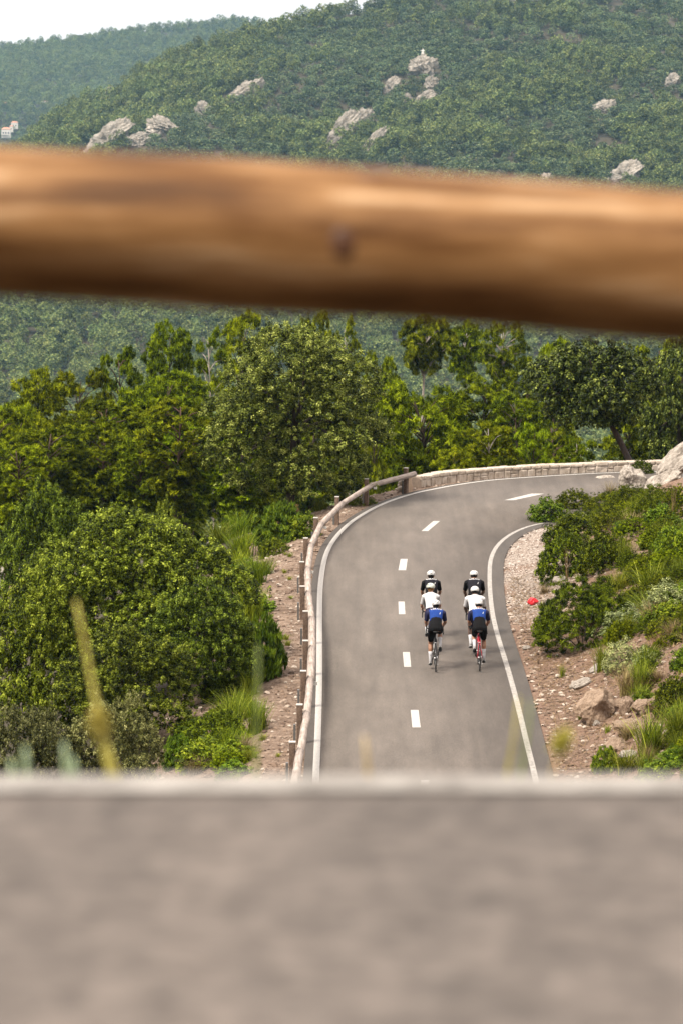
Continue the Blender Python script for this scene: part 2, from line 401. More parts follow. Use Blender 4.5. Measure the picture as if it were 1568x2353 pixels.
wh = np.clip((2.1-GDI)/.6, 0, 1)*(GDI <= GDO)*sstep((GYr-90)/4)*(GYr < 116)*np.clip((vnoise(GXr, GYr, 1.1, 4)-.15)*4, 0, 1)
a = gme.attributes.new('white', 'FLOAT', 'POINT'); a.data.foreach_set('value', wh.astype(np.float32))
struct(link('ground', gme))

# ------------------------------------------------------------------ roads and markings
def strip(name, A, B, z, mat, skirt=0):
    n = len(A); V = np.vstack([np.c_[A, np.full(n, z)], np.c_[B, np.full(n, z)]])
    i = np.arange(n-1); Fq = np.c_[i, i+n, i+n+1, i+1]
    if skirt:
        V = np.vstack([V, np.c_[A, np.full(n, z-skirt)], np.c_[B, np.full(n, z-skirt)]])
        Fq = np.vstack([Fq, np.c_[i, i+1, i+1+2*n, i+2*n], np.c_[i+n, i+3*n, i+1+3*n, i+1+n]])
    return struct(link(name, mesh_np(name, V, Fq, mat)))
def match(A, B):                                    # resample B so that cross sections stay short
    sa = np.linspace(0, 1, len(A)); return A, B
strip('road', EO, EI, 0, M_ASPH, .12)
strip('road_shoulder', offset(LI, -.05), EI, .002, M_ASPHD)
strip('road_shoulder', EO, offset(LO, .05), .002, M_ASPHD)  # dark tone left of the line: dirt, and the rail's shadow painted in
strip('road_edge_marking', offset(LO, .072), offset(LO, -.072), .004, M_PAINT)
strip('road_edge_marking', offset(LI, .062), offset(LI, -.062), .004, M_PAINTW)
for q in ([(966,1792),(984,1792),(987,1830),(969,1830)], [(942,1631),(960,1631),(965,1671),(946,1671)], [(924,1498),(940,1498),(943,1532),(927,1532)],
          [(914,1382),(928,1382),(930,1411),(915,1411)], [(919,1284),(935,1284),(931.4,1310),(914,1310)],
          [(994,1197),(1009,1197),(982,1220),(967,1220)], [(1219,1134),(1249,1134),(1179,1149),(1157,1149)]):
    V = [flat(*p) for p in q]
    for v in V: v[2] = .004
    struct(link('road_centre_marking', mesh_np('road_centre_marking', V, [[0, 3, 2, 1]], M_PAINT)))
# the upper road the photograph is taken from
ZU = H-1.0
V = [(-40, -6.4, ZU), (40, -6.4, ZU), (40, 4.69, ZU), (-40, 4.69, ZU), (-40, 4.69, ZU-.2), (40, 4.69, ZU-.2)]
struct(link('upper_road', mesh_np('upper_road', V, [[0, 1, 2, 3], [3, 2, 5, 4]], M_ASPH2)))
V = [(-40, 4.585, ZU+.004), (40, 4.585, ZU+.004), (40, 4.68, ZU+.004), (-40, 4.68, ZU+.004)]
struct(link('road_edge_marking', mesh_np('road_edge_marking', V, [[0, 1, 2, 3]], M_PAINTW)))

# ------------------------------------------------------------------ haze over the valley
def haze():
    m = bpy.data.materials.new('haze_air'); m.use_nodes = True; n = m.node_tree
    n.nodes.remove(n.nodes['Principled BSDF'])
    v = node(n, 'ShaderNodeVolumePrincipled'); v.inputs['Color'].default_value = (.42, .74, 1.0, 1)
    v.inputs['Density'].default_value = .00006; v.inputs['Anisotropy'].default_value = .2
    n.links.new(v.outputs[0], n.nodes['Material Output'].inputs['Volume'])
    mb = MB(); mb.box((0, 2050, -10), (14000, 12400, 226)); me = mb.mesh('haze', m)
    o = link('haze', me); o['kind'] = 'stuff'; o['label'] = 'pale blue haze in the air over the valley'; o['category'] = 'haze'
haze()
# ------------------------------------------------------------------ foliage builders
def unit(n):
    d = rng.normal(size=(n, 3)); return d/np.linalg.norm(d, axis=1)[:, None]
def quads(P, T, B, L, W):
    L = np.asarray(L)[:, None]; W = np.asarray(W)[:, None]
    V = np.stack([P-T*L, P+B*W-T*L*.1, P+T*L, P-B*W-T*L*.1], 1).reshape(-1, 3)
    return V
def leaf_cloud(C, Rr, n, L, Wd, upb=.5, tone=.25, shell=.5):
    """n leaves round each tuft centre"""
    m = len(C); d = unit(m*n); d[:, 2] = d[:, 2]*.8+upb*.35; d /= np.linalg.norm(d, axis=1)[:, None]
    c = np.repeat(C, n, 0); r = np.repeat(Rr, n)
    P = c + d*(r*(shell+(1-shell)*rng.random(m*n)))[:, None]
    nrm = d*.8+unit(m*n)*.42; nrm[:, 2] += upb*1.25; nrm /= np.linalg.norm(nrm, axis=1)[:, None]
    T = np.cross(nrm, unit(m*n)); T /= np.linalg.norm(T, axis=1)[:, None]; B = np.cross(nrm, T)
    s = .7+.6*rng.random(m*n)
    a = .44+(np.repeat(rng.random(m), n)-.5)*tone*1.9+(rng.random(m*n)-.5)*.6
    return quads(P, T, B, L*s/2, Wd*s/2), a
def needle_cloud(C, Rr, n, L, Wd, upb=.7, tone=.3):
    m = len(C); d = unit(m*n); d[:, 2] = np.abs(d[:, 2])*.75-.15+upb*.3; d /= np.linalg.norm(d, axis=1)[:, None]
    c = np.repeat(C, n, 0); r = np.repeat(Rr, n)
    P = c + d*(r*(.25+.6*rng.random(m*n)))[:, None]
    nrm = d+unit(m*n)*.35; nrm[:, 2] += .55; nrm /= np.linalg.norm(nrm, axis=1)[:, None]
    T = d*.75+unit(m*n)*.6; T[:, 2] += upb*.55; T -= nrm*(T*nrm).sum(1)[:, None]*.75; T /= np.linalg.norm(T, axis=1)[:, None]
    B = np.cross(T, nrm); B /= np.linalg.norm(B, axis=1)[:, None]
    s = .7+.6*rng.random(m*n)
    a = .42+(np.repeat(rng.random(m), n)-.5)*tone*2.0+(rng.random(m*n)-.5)*.55
    return quads(P, T, B, L*s/2, Wd*s/2), a
def cloud_mesh(name, parts, mat):
    V = np.vstack([p[0] for p in parts]); A = np.concatenate([p[1] for p in parts])
    me = mesh_np(name, V, np.arange(len(V)).reshape(-1, 4), mat, A); return me
def lobes_to_tufts(lobes, spacing, up_only=-.6, jit=.12):
    """tuft centres on the outside of a union of ellipsoids (cx,cy,cz,rx,ry,rz)"""
    out = []
    Lb = np.array(lobes, float)
    for i, l in enumerate(Lb):
        area = 4*math.pi*((l[3]*l[4])**1.6/3+(l[3]*l[5])**1.6/3+(l[4]*l[5])**1.6/3)**(1/1.6)
        n = max(4, int(area/(spacing*spacing)))
        d = unit(n); d = d[d[:, 2] > up_only]
        P = l[:3]+d*l[3:]*(1+jit*(rng.random(len(d))-.6)[:, None]*2)
        for j, k in enumerate(Lb):
            if j != i:
                q = (((P-k[:3])/k[3:])**2).sum(1); P = P[q > .62]
        out.append(P)
    return np.vstack(out)

def trunk_mesh(name, main, r0, r1, limbs, mat, n=8):
    mb = MB(); main = [Vector(p) for p in main]; k = len(main)
    flare = [1.5]+[1]*(k-1)
    mb.tube(main, [(r0+(r1-r0)*i/(k-1))*flare[i] for i in range(k)], n)
    for (a, b, rr) in limbs:
        a, b = Vector(a), Vector(b); m = a.lerp(b, .5)+Vector((random.uniform(-.12, .12), random.uniform(-.12, .12), .12*(b-a).length))
        mb.tube([a, a.lerp(m, .55)+Vector((0, 0, .02)), m, m.lerp(b, .6), b], [rr, rr*.8, rr*.62, rr*.45, rr*.18], 6)
    return mb.mesh(name, mat, True)
def on_path(main, z):
    for a, b in zip(main[:-1], main[1:]):
        if a[2] <= z <= b[2]:
            t = (z-a[2])/(b[2]-a[2]+1e-6); return tuple(a[i]+(b[i]-a[i])*t for i in range(3))
    return main[-1]

def make_pine(Ht, W, z0, seed, mat, bk, npuff=13, top=.35, tr=.13, bend=.4, nt_=26, wide=.22, needle=.24, flatten=.62, dead=0):
    """Aleppo pine: bent trunk, limbs that end in rounded puffs; returns trunk mesh, crown mesh"""
    global rng
    rng = np.random.default_rng(seed); random.seed(seed)
    ph = random.random()*6.28
    main = [(bend*math.sin(ph+t*2.6)*t, bend*math.cos(ph+t*2.1)*t*.7, Ht*.97*t) for t in np.linspace(0, 1, 9)]
    main = [(x-main[0][0], y-main[0][1], z) for x, y, z in main]
    puffs = []; limbs = []
    for i in range(npuff):
        u = (i+.5)/npuff; z = z0+(Ht-z0)*(u**.9)
        env = W/2*(math.sin(math.pi*min(1, .22+.78*(1-u)**(.7 if top > .5 else 1)))**.75 if top < .5 else math.cos((u-.55)*1.7))
        rr = W*wide*(.62+.5*random.random())*(1.0-.35*u)
        a = i*2.399+random.uniform(-.4, .4); rad = max(0, env-rr*.55)*random.uniform(.6, 1.05)
        c = on_path(main, min(z, Ht*.96)); p = (c[0]+rad*math.cos(a), c[1]+rad*math.sin(a), z-rr*flatten*.5)
        puffs.append((*p, rr, rr, rr*flatten))
        zb = max(z0*.8, z-rad*random.uniform(.25, .7)-.25); limbs.append((on_path(main, zb), p, tr*.30))
    for k in range(dead):
        z = z0*random.uniform(.35, .95); a = random.uniform(0, 6.28); c = on_path(main, z); l = random.uniform(.5, 1.3)
        limbs.append((c, (c[0]+l*math.cos(a), c[1]+l*math.sin(a), z+random.uniform(-.2, .4)), tr*.3))
    C = lobes_to_tufts(puffs, W*.055, .0, .22)
    C += rng.normal(size=C.shape)*W*.014
    Rr = W*.046*(.7+.7*rng.random(len(C)))
    return trunk_mesh('trunk', main, tr, tr*.25, limbs, bk), cloud_mesh('crown', [needle_cloud(C, Rr, int(nt_*1.6), needle*1.1, needle*.19)], mat)

def make_oak(Ht, W, z0, seed, mat, bk, nl=15, lean=(0, 0), leaf=.105, nlf=34, tr=.16, sp=.30, multi=1):
    global rng
    rng = np.random.default_rng(seed); random.seed(seed)
    main = [(lean[0]*t**1.3*W, lean[1]*t*W, (z0+(Ht-z0)*.45)*t) for t in np.linspace(0, 1, 7)]
    cx, cy_ = main[-1][0], main[-1][1]; zc = (z0+Ht)/2; hz = (Ht-z0)/2
    lobes = [(cx, cy_, zc, W*.22, W*.22, hz*.50)]; limbs = []; nb = int(nl*1.5)
    for i in range(nb):
        u = -0.9+1.86*(i+.5)/nb; a = i*2.399+random.uniform(-.5, .5)
        e = math.sqrt(max(.10, 1-u*u)); r = W*random.uniform(.085, .175); rad = max(.05, e*W*.5-r*.8)*random.uniform(.70, 1.12)
        p = (cx+rad*math.cos(a), cy_+rad*math.sin(a), zc+u*(hz-r*.6)*random.uniform(.92, 1.08))
        lobes.append((*p, r*1.15, r*1.15, r*.9))
        if i % 3 == 0: limbs.append((main[-1-(i % 3)], p, tr*.45))
    C = lobes_to_tufts(lobes, sp*.86, -.30, .16)
    C += rng.normal(size=C.shape)*.06
    Rr = sp*.55*(.55+.75*rng.random(len(C)))
    stray = C[rng.random(len(C)) < .10]; cen = np.array([cx, cy_, zc]); sd = stray-cen; sd /= np.linalg.norm(sd, axis=1)[:, None]
    stray = stray+sd*(.12+.25*rng.random(len(sd)))[:, None]
    parts = [leaf_cloud(C, Rr, nlf, leaf, leaf*.55, .45, .34, .35), leaf_cloud(stray, np.full(len(stray), sp*.45), 16, leaf, leaf*.55, .5, .3, .2)]
    return trunk_mesh('trunk', main, tr, tr*.6, limbs, bk, 9), cloud_mesh('crown', parts, mat)

def make_bush(W, Ht, seed, mat, nl=9, leaf=.075, nlf=26, sp=.2, kind='leaf', stems=True, upb=.5, wfac=.5):
    global rng
    rng = np.random.default_rng(seed); random.seed(seed)
    lobes = [(0, 0, Ht*.22, W*.44, W*.44, Ht*.66)]; limbs = []
    for i in range(nl):
        a = i*2.399+random.uniform(-.6, .6); q = math.sqrt((i+.6)/nl); r = W*random.uniform(.15, .23)
        rad = q*(W*.52-r*.6); z = Ht*(.82-.5*q*q)*random.uniform(.85, 1.1)-r*.5
        lobes.append((rad*math.cos(a), rad*math.sin(a), max(z, Ht*.15), r, r, r*.9*Ht/W*1.2)); limbs.append(((0, 0, -.1), lobes[-1][:3], .014))
    for i in range(8):
        a = i*.785+random.uniform(-.2, .2); r = W*random.uniform(.12, .17); rad = W*.5-r*.9
        lobes.append((rad*math.cos(a), rad*math.sin(a), Ht*.18, r, r, r*Ht/W*1.5))
    C = lobes_to_tufts(lobes, sp, -.5, .25); C = C[C[:, 2] > -.2*Ht]
    ns = int(26+W*30); q = rng.random(ns)*6.283; rd = W*(.22+.27*rng.random(ns))
    C = np.vstack([C, np.c_[rd*np.cos(q), rd*np.sin(q), Ht*(-.12+.42*rng.random(ns))]]); C += rng.normal(size=C.shape)*sp*.3
    Rr = sp*.65*(.6+.8*rng.random(len(C)))
    if kind == 'leaf': part = leaf_cloud(C, Rr, nlf, leaf, leaf*wfac, upb, .34, .3)
    else: part = needle_cloud(C, Rr, nlf, leaf, leaf*.16, upb+.4, .34)
    st = None
    if stems:
        mb = MB()
        for a, b, r in limbs: mb.tube([a, Vector(a).lerp(Vector(b), .5)+Vector((0, 0, .06)), b], [r, r*.7, r*.3], 5)
        st = mb.mesh('stems', B_DARK, True)
    return st, cloud_mesh('foliage', [part], mat)

def make_grass(Ht, W, seed, mat, n=170, width=.012, droop=.6, spread=.5, seg=5):
    global rng
    rng = np.random.default_rng(seed)
    b = rng.normal(size=(n, 2))*W*.13; a = rng.random(n)*6.283; l = Ht*(.55+.6*rng.random(n)); sp_ = spread*(.25+rng.random(n))
    V = []; A = []; t = np.linspace(0, 1, seg+1)
    dirx, diry = np.cos(a), np.sin(a)
    px = b[:, :1]+dirx[:, None]*(l*sp_)[:, None]*t**1.6; py = b[:, 1:]+diry[:, None]*(l*sp_)[:, None]*t**1.6
    pz = l[:, None]*(t-droop*.45*sp_[:, None]*t**2.6)
    wd = width*(1-t**1.5*.9)
    P = np.stack([px, py, pz], -1); side = np.stack([-diry, dirx, np.zeros(n)], -1)[:, None, :]
    side = side*.8+np.stack([dirx, diry, np.zeros(n)], -1)[:, None, :]*(rng.random(n)-.5)[:, None, None]*1.4
    Lf = P-side*wd[None, :, None]; Rt = P+side*wd[None, :, None]
    q = np.stack([Lf[:, :-1], Rt[:, :-1], Rt[:, 1:], Lf[:, 1:]], 2).reshape(-1, 3)
    A = np.repeat(.5+(rng.random(n)-.5)*.9, seg)
    return mesh_np('blades', q, np.arange(len(q)).reshape(-1, 4), mat, A)

def make_rock(seed, mat, sub=4, rough=.30, sq=.35, name='rock'):
    rg = np.random.default_rng(seed); bm = bmesh.new(); bmesh.ops.create_icosphere(bm, subdivisions=sub, radius=.5)
    pl = rg.normal(size=(16, 3)); pl /= np.linalg.norm(pl, axis=1)[:, None]; dd = .30+.16*rg.random(16)
    from mathutils import noise as mn
    off = Vector(rg.random(3)*50)
    for v in bm.verts:
        p = np.array(v.co)
        for k in range(16):
            e = p@pl[k]-dd[k]
            if e > 0: p = p-pl[k]*e*.92
        q = Vector(p); d = q.normalized()
        h = (mn.noise(q*3.2+off))*.10+abs(mn.noise(q*7+off))*-.07+(mn.noise(Vector((q.x*9, q.y*9, q.z*2.2))+off)*.05 if sub < 5 else -abs(mn.noise(Vector((q.x*11, q.y*11, q.z*2.0))+off))*.13-abs(mn.noise(Vector((q.x*22, q.y*22, q.z*7))+off))*.05)+mn.noise(q*18+off)*.02
        v.co = q+d*h*rough/.3
    me = bpy.data.meshes.new(name); bm.to_mesh(me); bm.free()
    me.materials.append(mat); me.polygons.foreach_set('use_smooth', [False]*len(me.polygons)); return me

# prototypes (mesh data only)
PINE = {
 'dense':  [make_pine(9, 4.2, 2.4, 11, L_PINE, B_BROWN, 34), make_pine(9, 4.4, 2.0, 12, L_PINE, B_BROWN, 38, bend=.7), make_pine(8.5, 4.0, 2.8, 13, L_PINE, B_RED, 30, bend=.5, dead=5)],
 'umbrella': [make_pine(5.2, 5.0, 2.0, 21, L_PINE, B_BROWN, 26, top=.8, tr=.14, bend=.9, wide=.19, flatten=.55, dead=7)],
 'tall':   [make_pine(11, 3.8, 8.9, 31, L_PINE, B_PALE, 22, tr=.17, bend=.5, wide=.21, dead=5), make_pine(11, 3.2, 8.7, 32, L_PINE, B_PALE, 20, tr=.14, bend=.3, wide=.23, dead=4), make_pine(11, 4.2, 8.5, 33, L_PINE, B_PALE, 20, tr=.16, bend=.55, wide=.17, nt_=18, dead=9)],
 'young':  [make_pine(4.6, 3.4, .4, 41, L_PINEB, B_PALE, 30, tr=.07, bend=.25, wide=.20, nt_=24, needle=.26), make_pine(4.2, 3.4, .3, 42, L_PINEB, B_BROWN, 28, tr=.07, bend=.2, wide=.20, nt_=26)],
 'sparse': [make_pine(9.5, 3.0, 4.0, 51, L_PINEB, B_PALE, 20, tr=.12, bend=.35, wide=.19, nt_=18, dead=6)],
}
OAK = {'big': make_oak(6.0, 6.0, .35, 61, L_OAK, B_DARK, 26, (.03, 0), nlf=48, sp=.25, leaf=.074), 'lean': make_oak(4.6, 4.8, 1.55, 62, L_OAKD, B_DARK, 19, (-.36, 0), leaf=.12, nlf=28, sp=.25, tr=.14),
       'round': make_oak(4.8, 4.6, .7, 63, L_OAKD, B_DARK, 15, leaf=.11, sp=.27), 'low': make_oak(5.4, 6.2, .2, 64, L_BUSH, B_DARK, 24, leaf=.072, nlf=58, sp=.23, tr=.1),
       'low2': make_oak(3.6, 4.2, .15, 65, L_BUSH, B_DARK, 15, leaf=.070, nlf=54, sp=.23, tr=.08), 'olive': make_oak(3.4, 4.0, .2, 66, L_OLIVE, B_DARK, 15, leaf=.075, nlf=36, sp=.22, tr=.08)}
BUSH = {'mastic': [make_bush(2.2, 1.35, 71, L_MAST, 14, .07, 30, .16), make_bush(2.2, 1.25, 72, L_MAST, 12, .07, 30, .16)], 'fine': [make_bush(2.0, 1.3, 73, L_MAST, 12, .075, 46, .13, 'needle'), make_bush(2.0, 1.1, 74, L_PINE, 11, .075, 44, .13, 'needle')],
        'bright': [make_bush(1.2, .95, 75, L_BRIGHT, 9, .085, 24, .16), make_bush(1.3, .8, 76, L_BRIGHT, 9, .08, 26, .16)], 'silver': [make_bush(.95, .75, 77, L_SILV, 9, .055, 26, .12, wfac=.4, upb=.9)],
        'broom': [make_bush(1.3, 1.2, 78, L_BRIGHT, 10, .20, 30, .17, 'needle', upb=1.6)], 'orange': [make_bush(.5, .7, 79, L_ORANGE, 5, .10, 26, .12, 'needle', upb=1.4)],
        'dark': [make_bush(2.4, 2.2, 80, L_OAKD, 12, .10, 26, .25)], 'yellow': [make_bush(1.8, .9, 81, L_HEATH, 11, .07, 40, .14, 'needle')]}
GRASS = {'green': [make_grass(.62, .6, 91, L_GRASS, 260, .007, .7, .7), make_grass(.7, .6, 92, L_GRASS, 240, .007, .55, .5)],
         'dry': [make_grass(.55, .5, 93, L_DRY, 240, .006, .8, .8)], 'brown': [make_grass(.42, .6, 94, L_DRYB, 260, .006, .9, 1.0)],
         'tuft': [make_grass(.22, .3, 95, L_GRASS, 90, .006, .8, .9)], 'lime': [make_grass(.75, .6, 96, L_BRIGHT, 240, .008, .5, .45)], 'long': [make_grass(1.0, .3, 97, L_DRY, 26, .005, .4, .3)]}
ROCKS = [make_rock(101, M_ROCK), make_rock(102, M_ROCK), make_rock(103, M_TAN), make_rock(104, M_TAN), make_rock(105, M_ROCK, 3)]
CLIFFS = [make_rock(111, M_CLIFF, 5, .5, name='rock_outcrop'), make_rock(112, M_CLIFF, 5, .55, name='rock_outcrop'), make_rock(113, M_CLIFF, 5, .5, name='rock_outcrop')]
rng = np.random.default_rng(5); random.seed(5)

TREES = []
def plant_tree(name, proto, Wp, Hp, xc, ytop, wpx, Y, label, cat='tree', group=None, rz=None, base=None, xoff=0.0):
    """tree at distance Y whose top shows at (xc, ytop) and whose crown is wpx wide; it stands on the ground there"""
    top = at_y(xc, ytop, Y); x = top[0]-xoff; z = terr(x, Y) if base is None else base
    hgt = max(top[2]-z, .5); wd = wpx/F*Y
    o = thing(name, label, cat, (x, Y, z-.05), random.uniform(0, 6.28) if rz is None else rz, group, (wd/Wp, wd/Wp, hgt/Hp))
    link('trunk', proto[0], o); link('crown', proto[1], o); TREES.append((x, Y, wd)); return o
def plant_bush(name, proto, Wp, Hp, xc, ybot, wpx, hpx, label, cat='shrub', group=None, part='foliage', rz=None):
    p = hit(xc, ybot-hpx*.12); d = p[1]; s = wpx/F*d; y = p[1]+s*.25; hh_ = hpx/F*d*.93
    if isinstance(proto, tuple):                    # a shrub sits into the slope so that no side hangs free
        zs = terrain_full(p[0]+s*.38*np.cos(np.arange(8)*.785), y+s*.38*np.sin(np.arange(8)*.785))[0]; zc = terr(p[0], y); z = max(zc*.45+zs.min()*.55, zc-.45); hh_ = hh_*.88+(zc-z)*.8
    else: z = terr(p[0], y)
    o = thing(name, label, cat, (p[0], y, z-.04), random.uniform(0, 6.28) if rz is None else rz, group, (s/Wp, s/Wp, hh_/Hp))
    if isinstance(proto, tuple):
        if proto[0]: link('stems', proto[0], o)
        link(part, proto[1], o)
    else: link('blades', proto, o)
    return o

# ------------------------------------------------------------------ trees of the middle distance
P = PINE
pines = [  # kind, index, Wp, Hp, xc, ytop, width, distance, label
 ('dense',0,4.2,9, 78,862,150,165,'bright-topped pine at far left of the wood, first rounded head below the pale valley'),
 ('dense',1,4.4,9, 178,860,150,172,'rounded pine second from left on the skyline of the wood'),
 ('dense',2,4.0,8.5, 12,945,150,150,'dark pine cut by the left picture edge halfway up the wood'),
 ('dense',2,4.0,8.5, 287,808,112,178,'narrow tall pine standing alone above the gap left of the dense tall pine'),
 ('dense',0,4.2,9, 388,757,135,182,'dense tall pine with the highest head left of the big oak'),
 ('sparse',0,3.0,9.5, 489,762,90,186,'thin pine with pale bare upper trunk just left of the big oak'),
 ('dense',1,4.4,9, 575,733,150,192,'bright pine rising behind the left half of the big oak up to the log'),
 ('dense',0,4.2,9, 710,732,115,200,'pine head showing behind the notch in the top of the big oak'),
 ('sparse',0,3.0,9.5, 800,736,75,200,'slim pine with pale stem right behind the right shoulder of the big oak'),
 ('dense',2,4.0,8.5, 243,925,195,139,'pine with bare reddish lower trunk above the large left shrub'),
 ('dense',1,4.4,9, 128,985,200,134,'broad yellow-green pine low in the wood left of the bare reddish trunk'),
 ('dense',0,4.2,9, 440,865,150,152,'yellow-green pine directly left of the big oak crown'),
 ('dense',2,4.0,8.5, 428,968,180,134,'bushy pine with dark bare branches below, low left of the big oak'),
 ('dense',1,4.4,9, 45,1020,150,126,'pine low at the left picture edge above the olive green shrub'),
 ('dense',0,4.2,9, 345,880,120,160,'dark pine in the middle of the left wood below the dense tall pine'),
 ('dense',1,4.4,9, 540,1000,140,128,'shaded pine half hidden behind the lower left of the big oak'),
 ('dense',0,4.2,9, 332,1010,130,132,'shaded pine between the bare reddish trunk and the bushy pine'),
 ('dense',1,4.4,9, 878,820,90,170,'small light pine head at the right edge of the big oak crown'),
 ('tall',0,3.8,11, 973,738,128,205,'leftmost of three tall pines with bare pale trunks above the curve'),
 ('tall',1,3.2,11, 1068,748,92,212,'middle one of three tall pines with bare pale trunks, its trunk straightest'),
 ('tall',2,4.2,11, 1146,744,128,208,'rightmost and most ragged of three tall pines with bare pale trunks'),
 ('dense',1,4.4,9, 905,872,120,158,'yellow-green pine between the big oak and the umbrella pine'),
 ('dense',0,4.2,9, 1115,872,160,152,'pine below the tall bare trunks right of the umbrella pine'),
 ('dense',1,4.4,9, 1195,912,150,150,'bushy pine left of the leaning oak'),
 ('dense',2,4.0,8.5, 1208,828,115,176,'soft round pine on the skyline left of the leaning oak'),
 ('dense',0,4.2,9, 1030,912,130,160,'pine right behind the head of the umbrella pine'),
 ('dense',1,4.4,9, 1285,792,120,184,'light pine top behind the left of the leaning oak'),
 ('dense',2,4.0,8.5, 1530,788,130,176,'yellowish pine top at the right edge behind the dark glossy oak'),
 ('young',1,3.4,4.2, 860,905,95,143,'young pine against the right flank of the big oak'),
 ('young',0,3.4,4.6, 1120,975,135,131,'bright young pine with pale stem behind the stone wall'),
 ('young',1,3.4,4.2, 1225,985,110,137,'young pine filling the gap under the left side of the leaning oak'),
 ('young',1,3.4,4.2, 1040,1030,95,129.5,'small pine close behind the left part of the stone wall'),
 ('young',0,3.4,4.6, 1320,1010,100,136,'young dark pine behind the wall below the leaning oak crown'),
]
for k, i, Wp, Hp, xc, yt, wp, Y, lab in pines:
    plant_tree('pine_tree', P[k][i], Wp, Hp, xc, yt, wp, Y, lab, 'pine', 'pines of the wood beyond the road')
plant_tree('pine_tree', P['umbrella'][0], 5.0, 5.2, 968, 888, 215, 134, 'umbrella pine with spreading head and bent brown branches behind the guard rail', 'pine', 'pines of the wood beyond the road')
def fill(n, x0, x1, Y0, Y1, top, label, kinds, wid, hh):
    k = 0; tries = 0
    while k < n and tries < 4000:
        tries += 1
        Y = random.uniform(Y0, Y1); xc = random.uniform(x0, x1); x = (xc-784)/F*Y
        if any((x-a)**2+(Y-b)**2 < (1.5)**2 for a, b, c in TREES): continue
        hgt = random.uniform(*hh); z = terr(x, Y)
        if z > .5: continue
        d = np.array([x, Y, z+hgt]); d = d-np.array([0, 0, H]); ang = math.atan2(-d[2], d[1])-TH; py = 1176+F*math.tan(ang)
        if py < np.interp(xc, top[0], top[1]): continue
        kk = random.choice(kinds); pr, Wp, Hp = kk; wd = random.uniform(*wid)
        o = thing('pine_tree', label, 'pine', (x, Y, z-.05), random.uniform(0, 6.28), 'pines deep in the wood', (wd/Wp, wd/Wp, hgt/Hp))
        link('trunk', pr[0], o); link('crown', pr[1], o); TREES.append((x, Y, wd)); k += 1
KD = [(P['dense'][0], 4.2, 9), (P['dense'][1], 4.4, 9), (P['dense'][2], 4.0, 8.5)]
skyl = ([-160, 60, 230, 300, 400, 520, 600, 800, 900, 1050, 1200, 1300, 1568], [930, 900, 900, 880, 850, 840, 800, 830, 930, 955, 930, 870, 840])
fill(32, -160, 860, 128, 190, skyl, 'pine deep in the shaded wood left of the curve, mostly hidden by trees before it', KD, (2.4, 3.6), (5, 9))
fill(20, 860, 1600, 138, 200, skyl, 'pine in the wood behind the stone wall, mostly hidden by trees before it', KD, (2.2, 3.4), (4, 8))

O = OAK
plant_tree('oak_tree', O['big'], 6.0, 6.0, 664, 757, 440, 116, 'big round holm oak with pale olive leaves in the centre of the wood', 'oak', None, .4)
o = plant_tree('oak_tree', O['lean'], 4.8, 4.6, 1365, 787, 285, 128, 'dark holm oak on a leaning bare trunk behind the end of the stone wall', 'oak', None, 0.0, None, -.36*285/F*128)
plant_tree('oak_tree', O['round'], 4.6, 4.8, 1560, 800, 190, 133, 'glossy dark green oak cut by the right picture edge', 'oak', None, 1.0)
plant_tree('oak_tree', O['low'], 6.2, 5.4, 300, 1178, 500, 86, 'huge yellow-green holm oak shrub filling the lower left', 'oak', 'low bushy oaks left of the guard rail', 2.0)
plant_tree('oak_tree', O['low2'], 4.2, 3.6, 90, 1330, 290, 84, 'broad dark oak shrub at the left edge in front of the huge one', 'oak', 'low bushy oaks left of the guard rail', 1.0)
plant_tree('oak_tree', O['low2'], 4.2, 3.6, 470, 1340, 270, 82.5, 'dark oak shrub right of the huge one beside the gravel bank', 'oak', 'low bushy oaks left of the guard rail', 4.0)
plant_tree('oak_tree', O['low2'], 4.2, 3.6, 290, 1450, 320, 79.5, 'dark oak shrub lowest in front of the huge one', 'oak', 'low bushy oaks left of the guard rail', 2.6)
plant_tree('oak_tree', O['low2'], 4.2, 3.6, 115, 1132, 250, 97, 'olive green round shrub behind the huge oak shrub at left', 'shrub', None, 2.0)
plant_tree('oak_tree', O['low2'], 4.2, 3.6, 375, 1170, 130, 94, 'pale-tipped oak shrub peeping over the back of the huge one', 'oak', None, .6)
plant_tree('olive_shrub', O['olive'], 4.0, 3.4, 70, 1622, 260, 72.5, 'greyish olive shrub in the lower left corner above the blurred road', 'shrub', 'greyish olive shrubs', .2)
plant_tree('olive_shrub', O['olive'], 4.0, 3.4, 265, 1600, 230, 73, 'greyish olive shrub behind the blurred yellow grass stalk', 'shrub', 'greyish olive shrubs', 3.3)

B = BUSH; G = GRASS
def bush(kind, i, Wp, Hp, xc, yb, wp, hp, lab, group=None, name=None):
    nm = {'mastic': 'mastic_shrub', 'fine': 'heath_shrub', 'bright': 'leafy_shrub', 'silver': 'silvery_shrub', 'broom': 'broom_shrub', 'orange': 'withered_broom', 'dark': 'dark_shrub', 'yellow': 'yellow_shrub'}[kind]
    return plant_bush(nm, B[kind][i], Wp, Hp, xc, yb, wp, hp, lab, 'shrub', group)
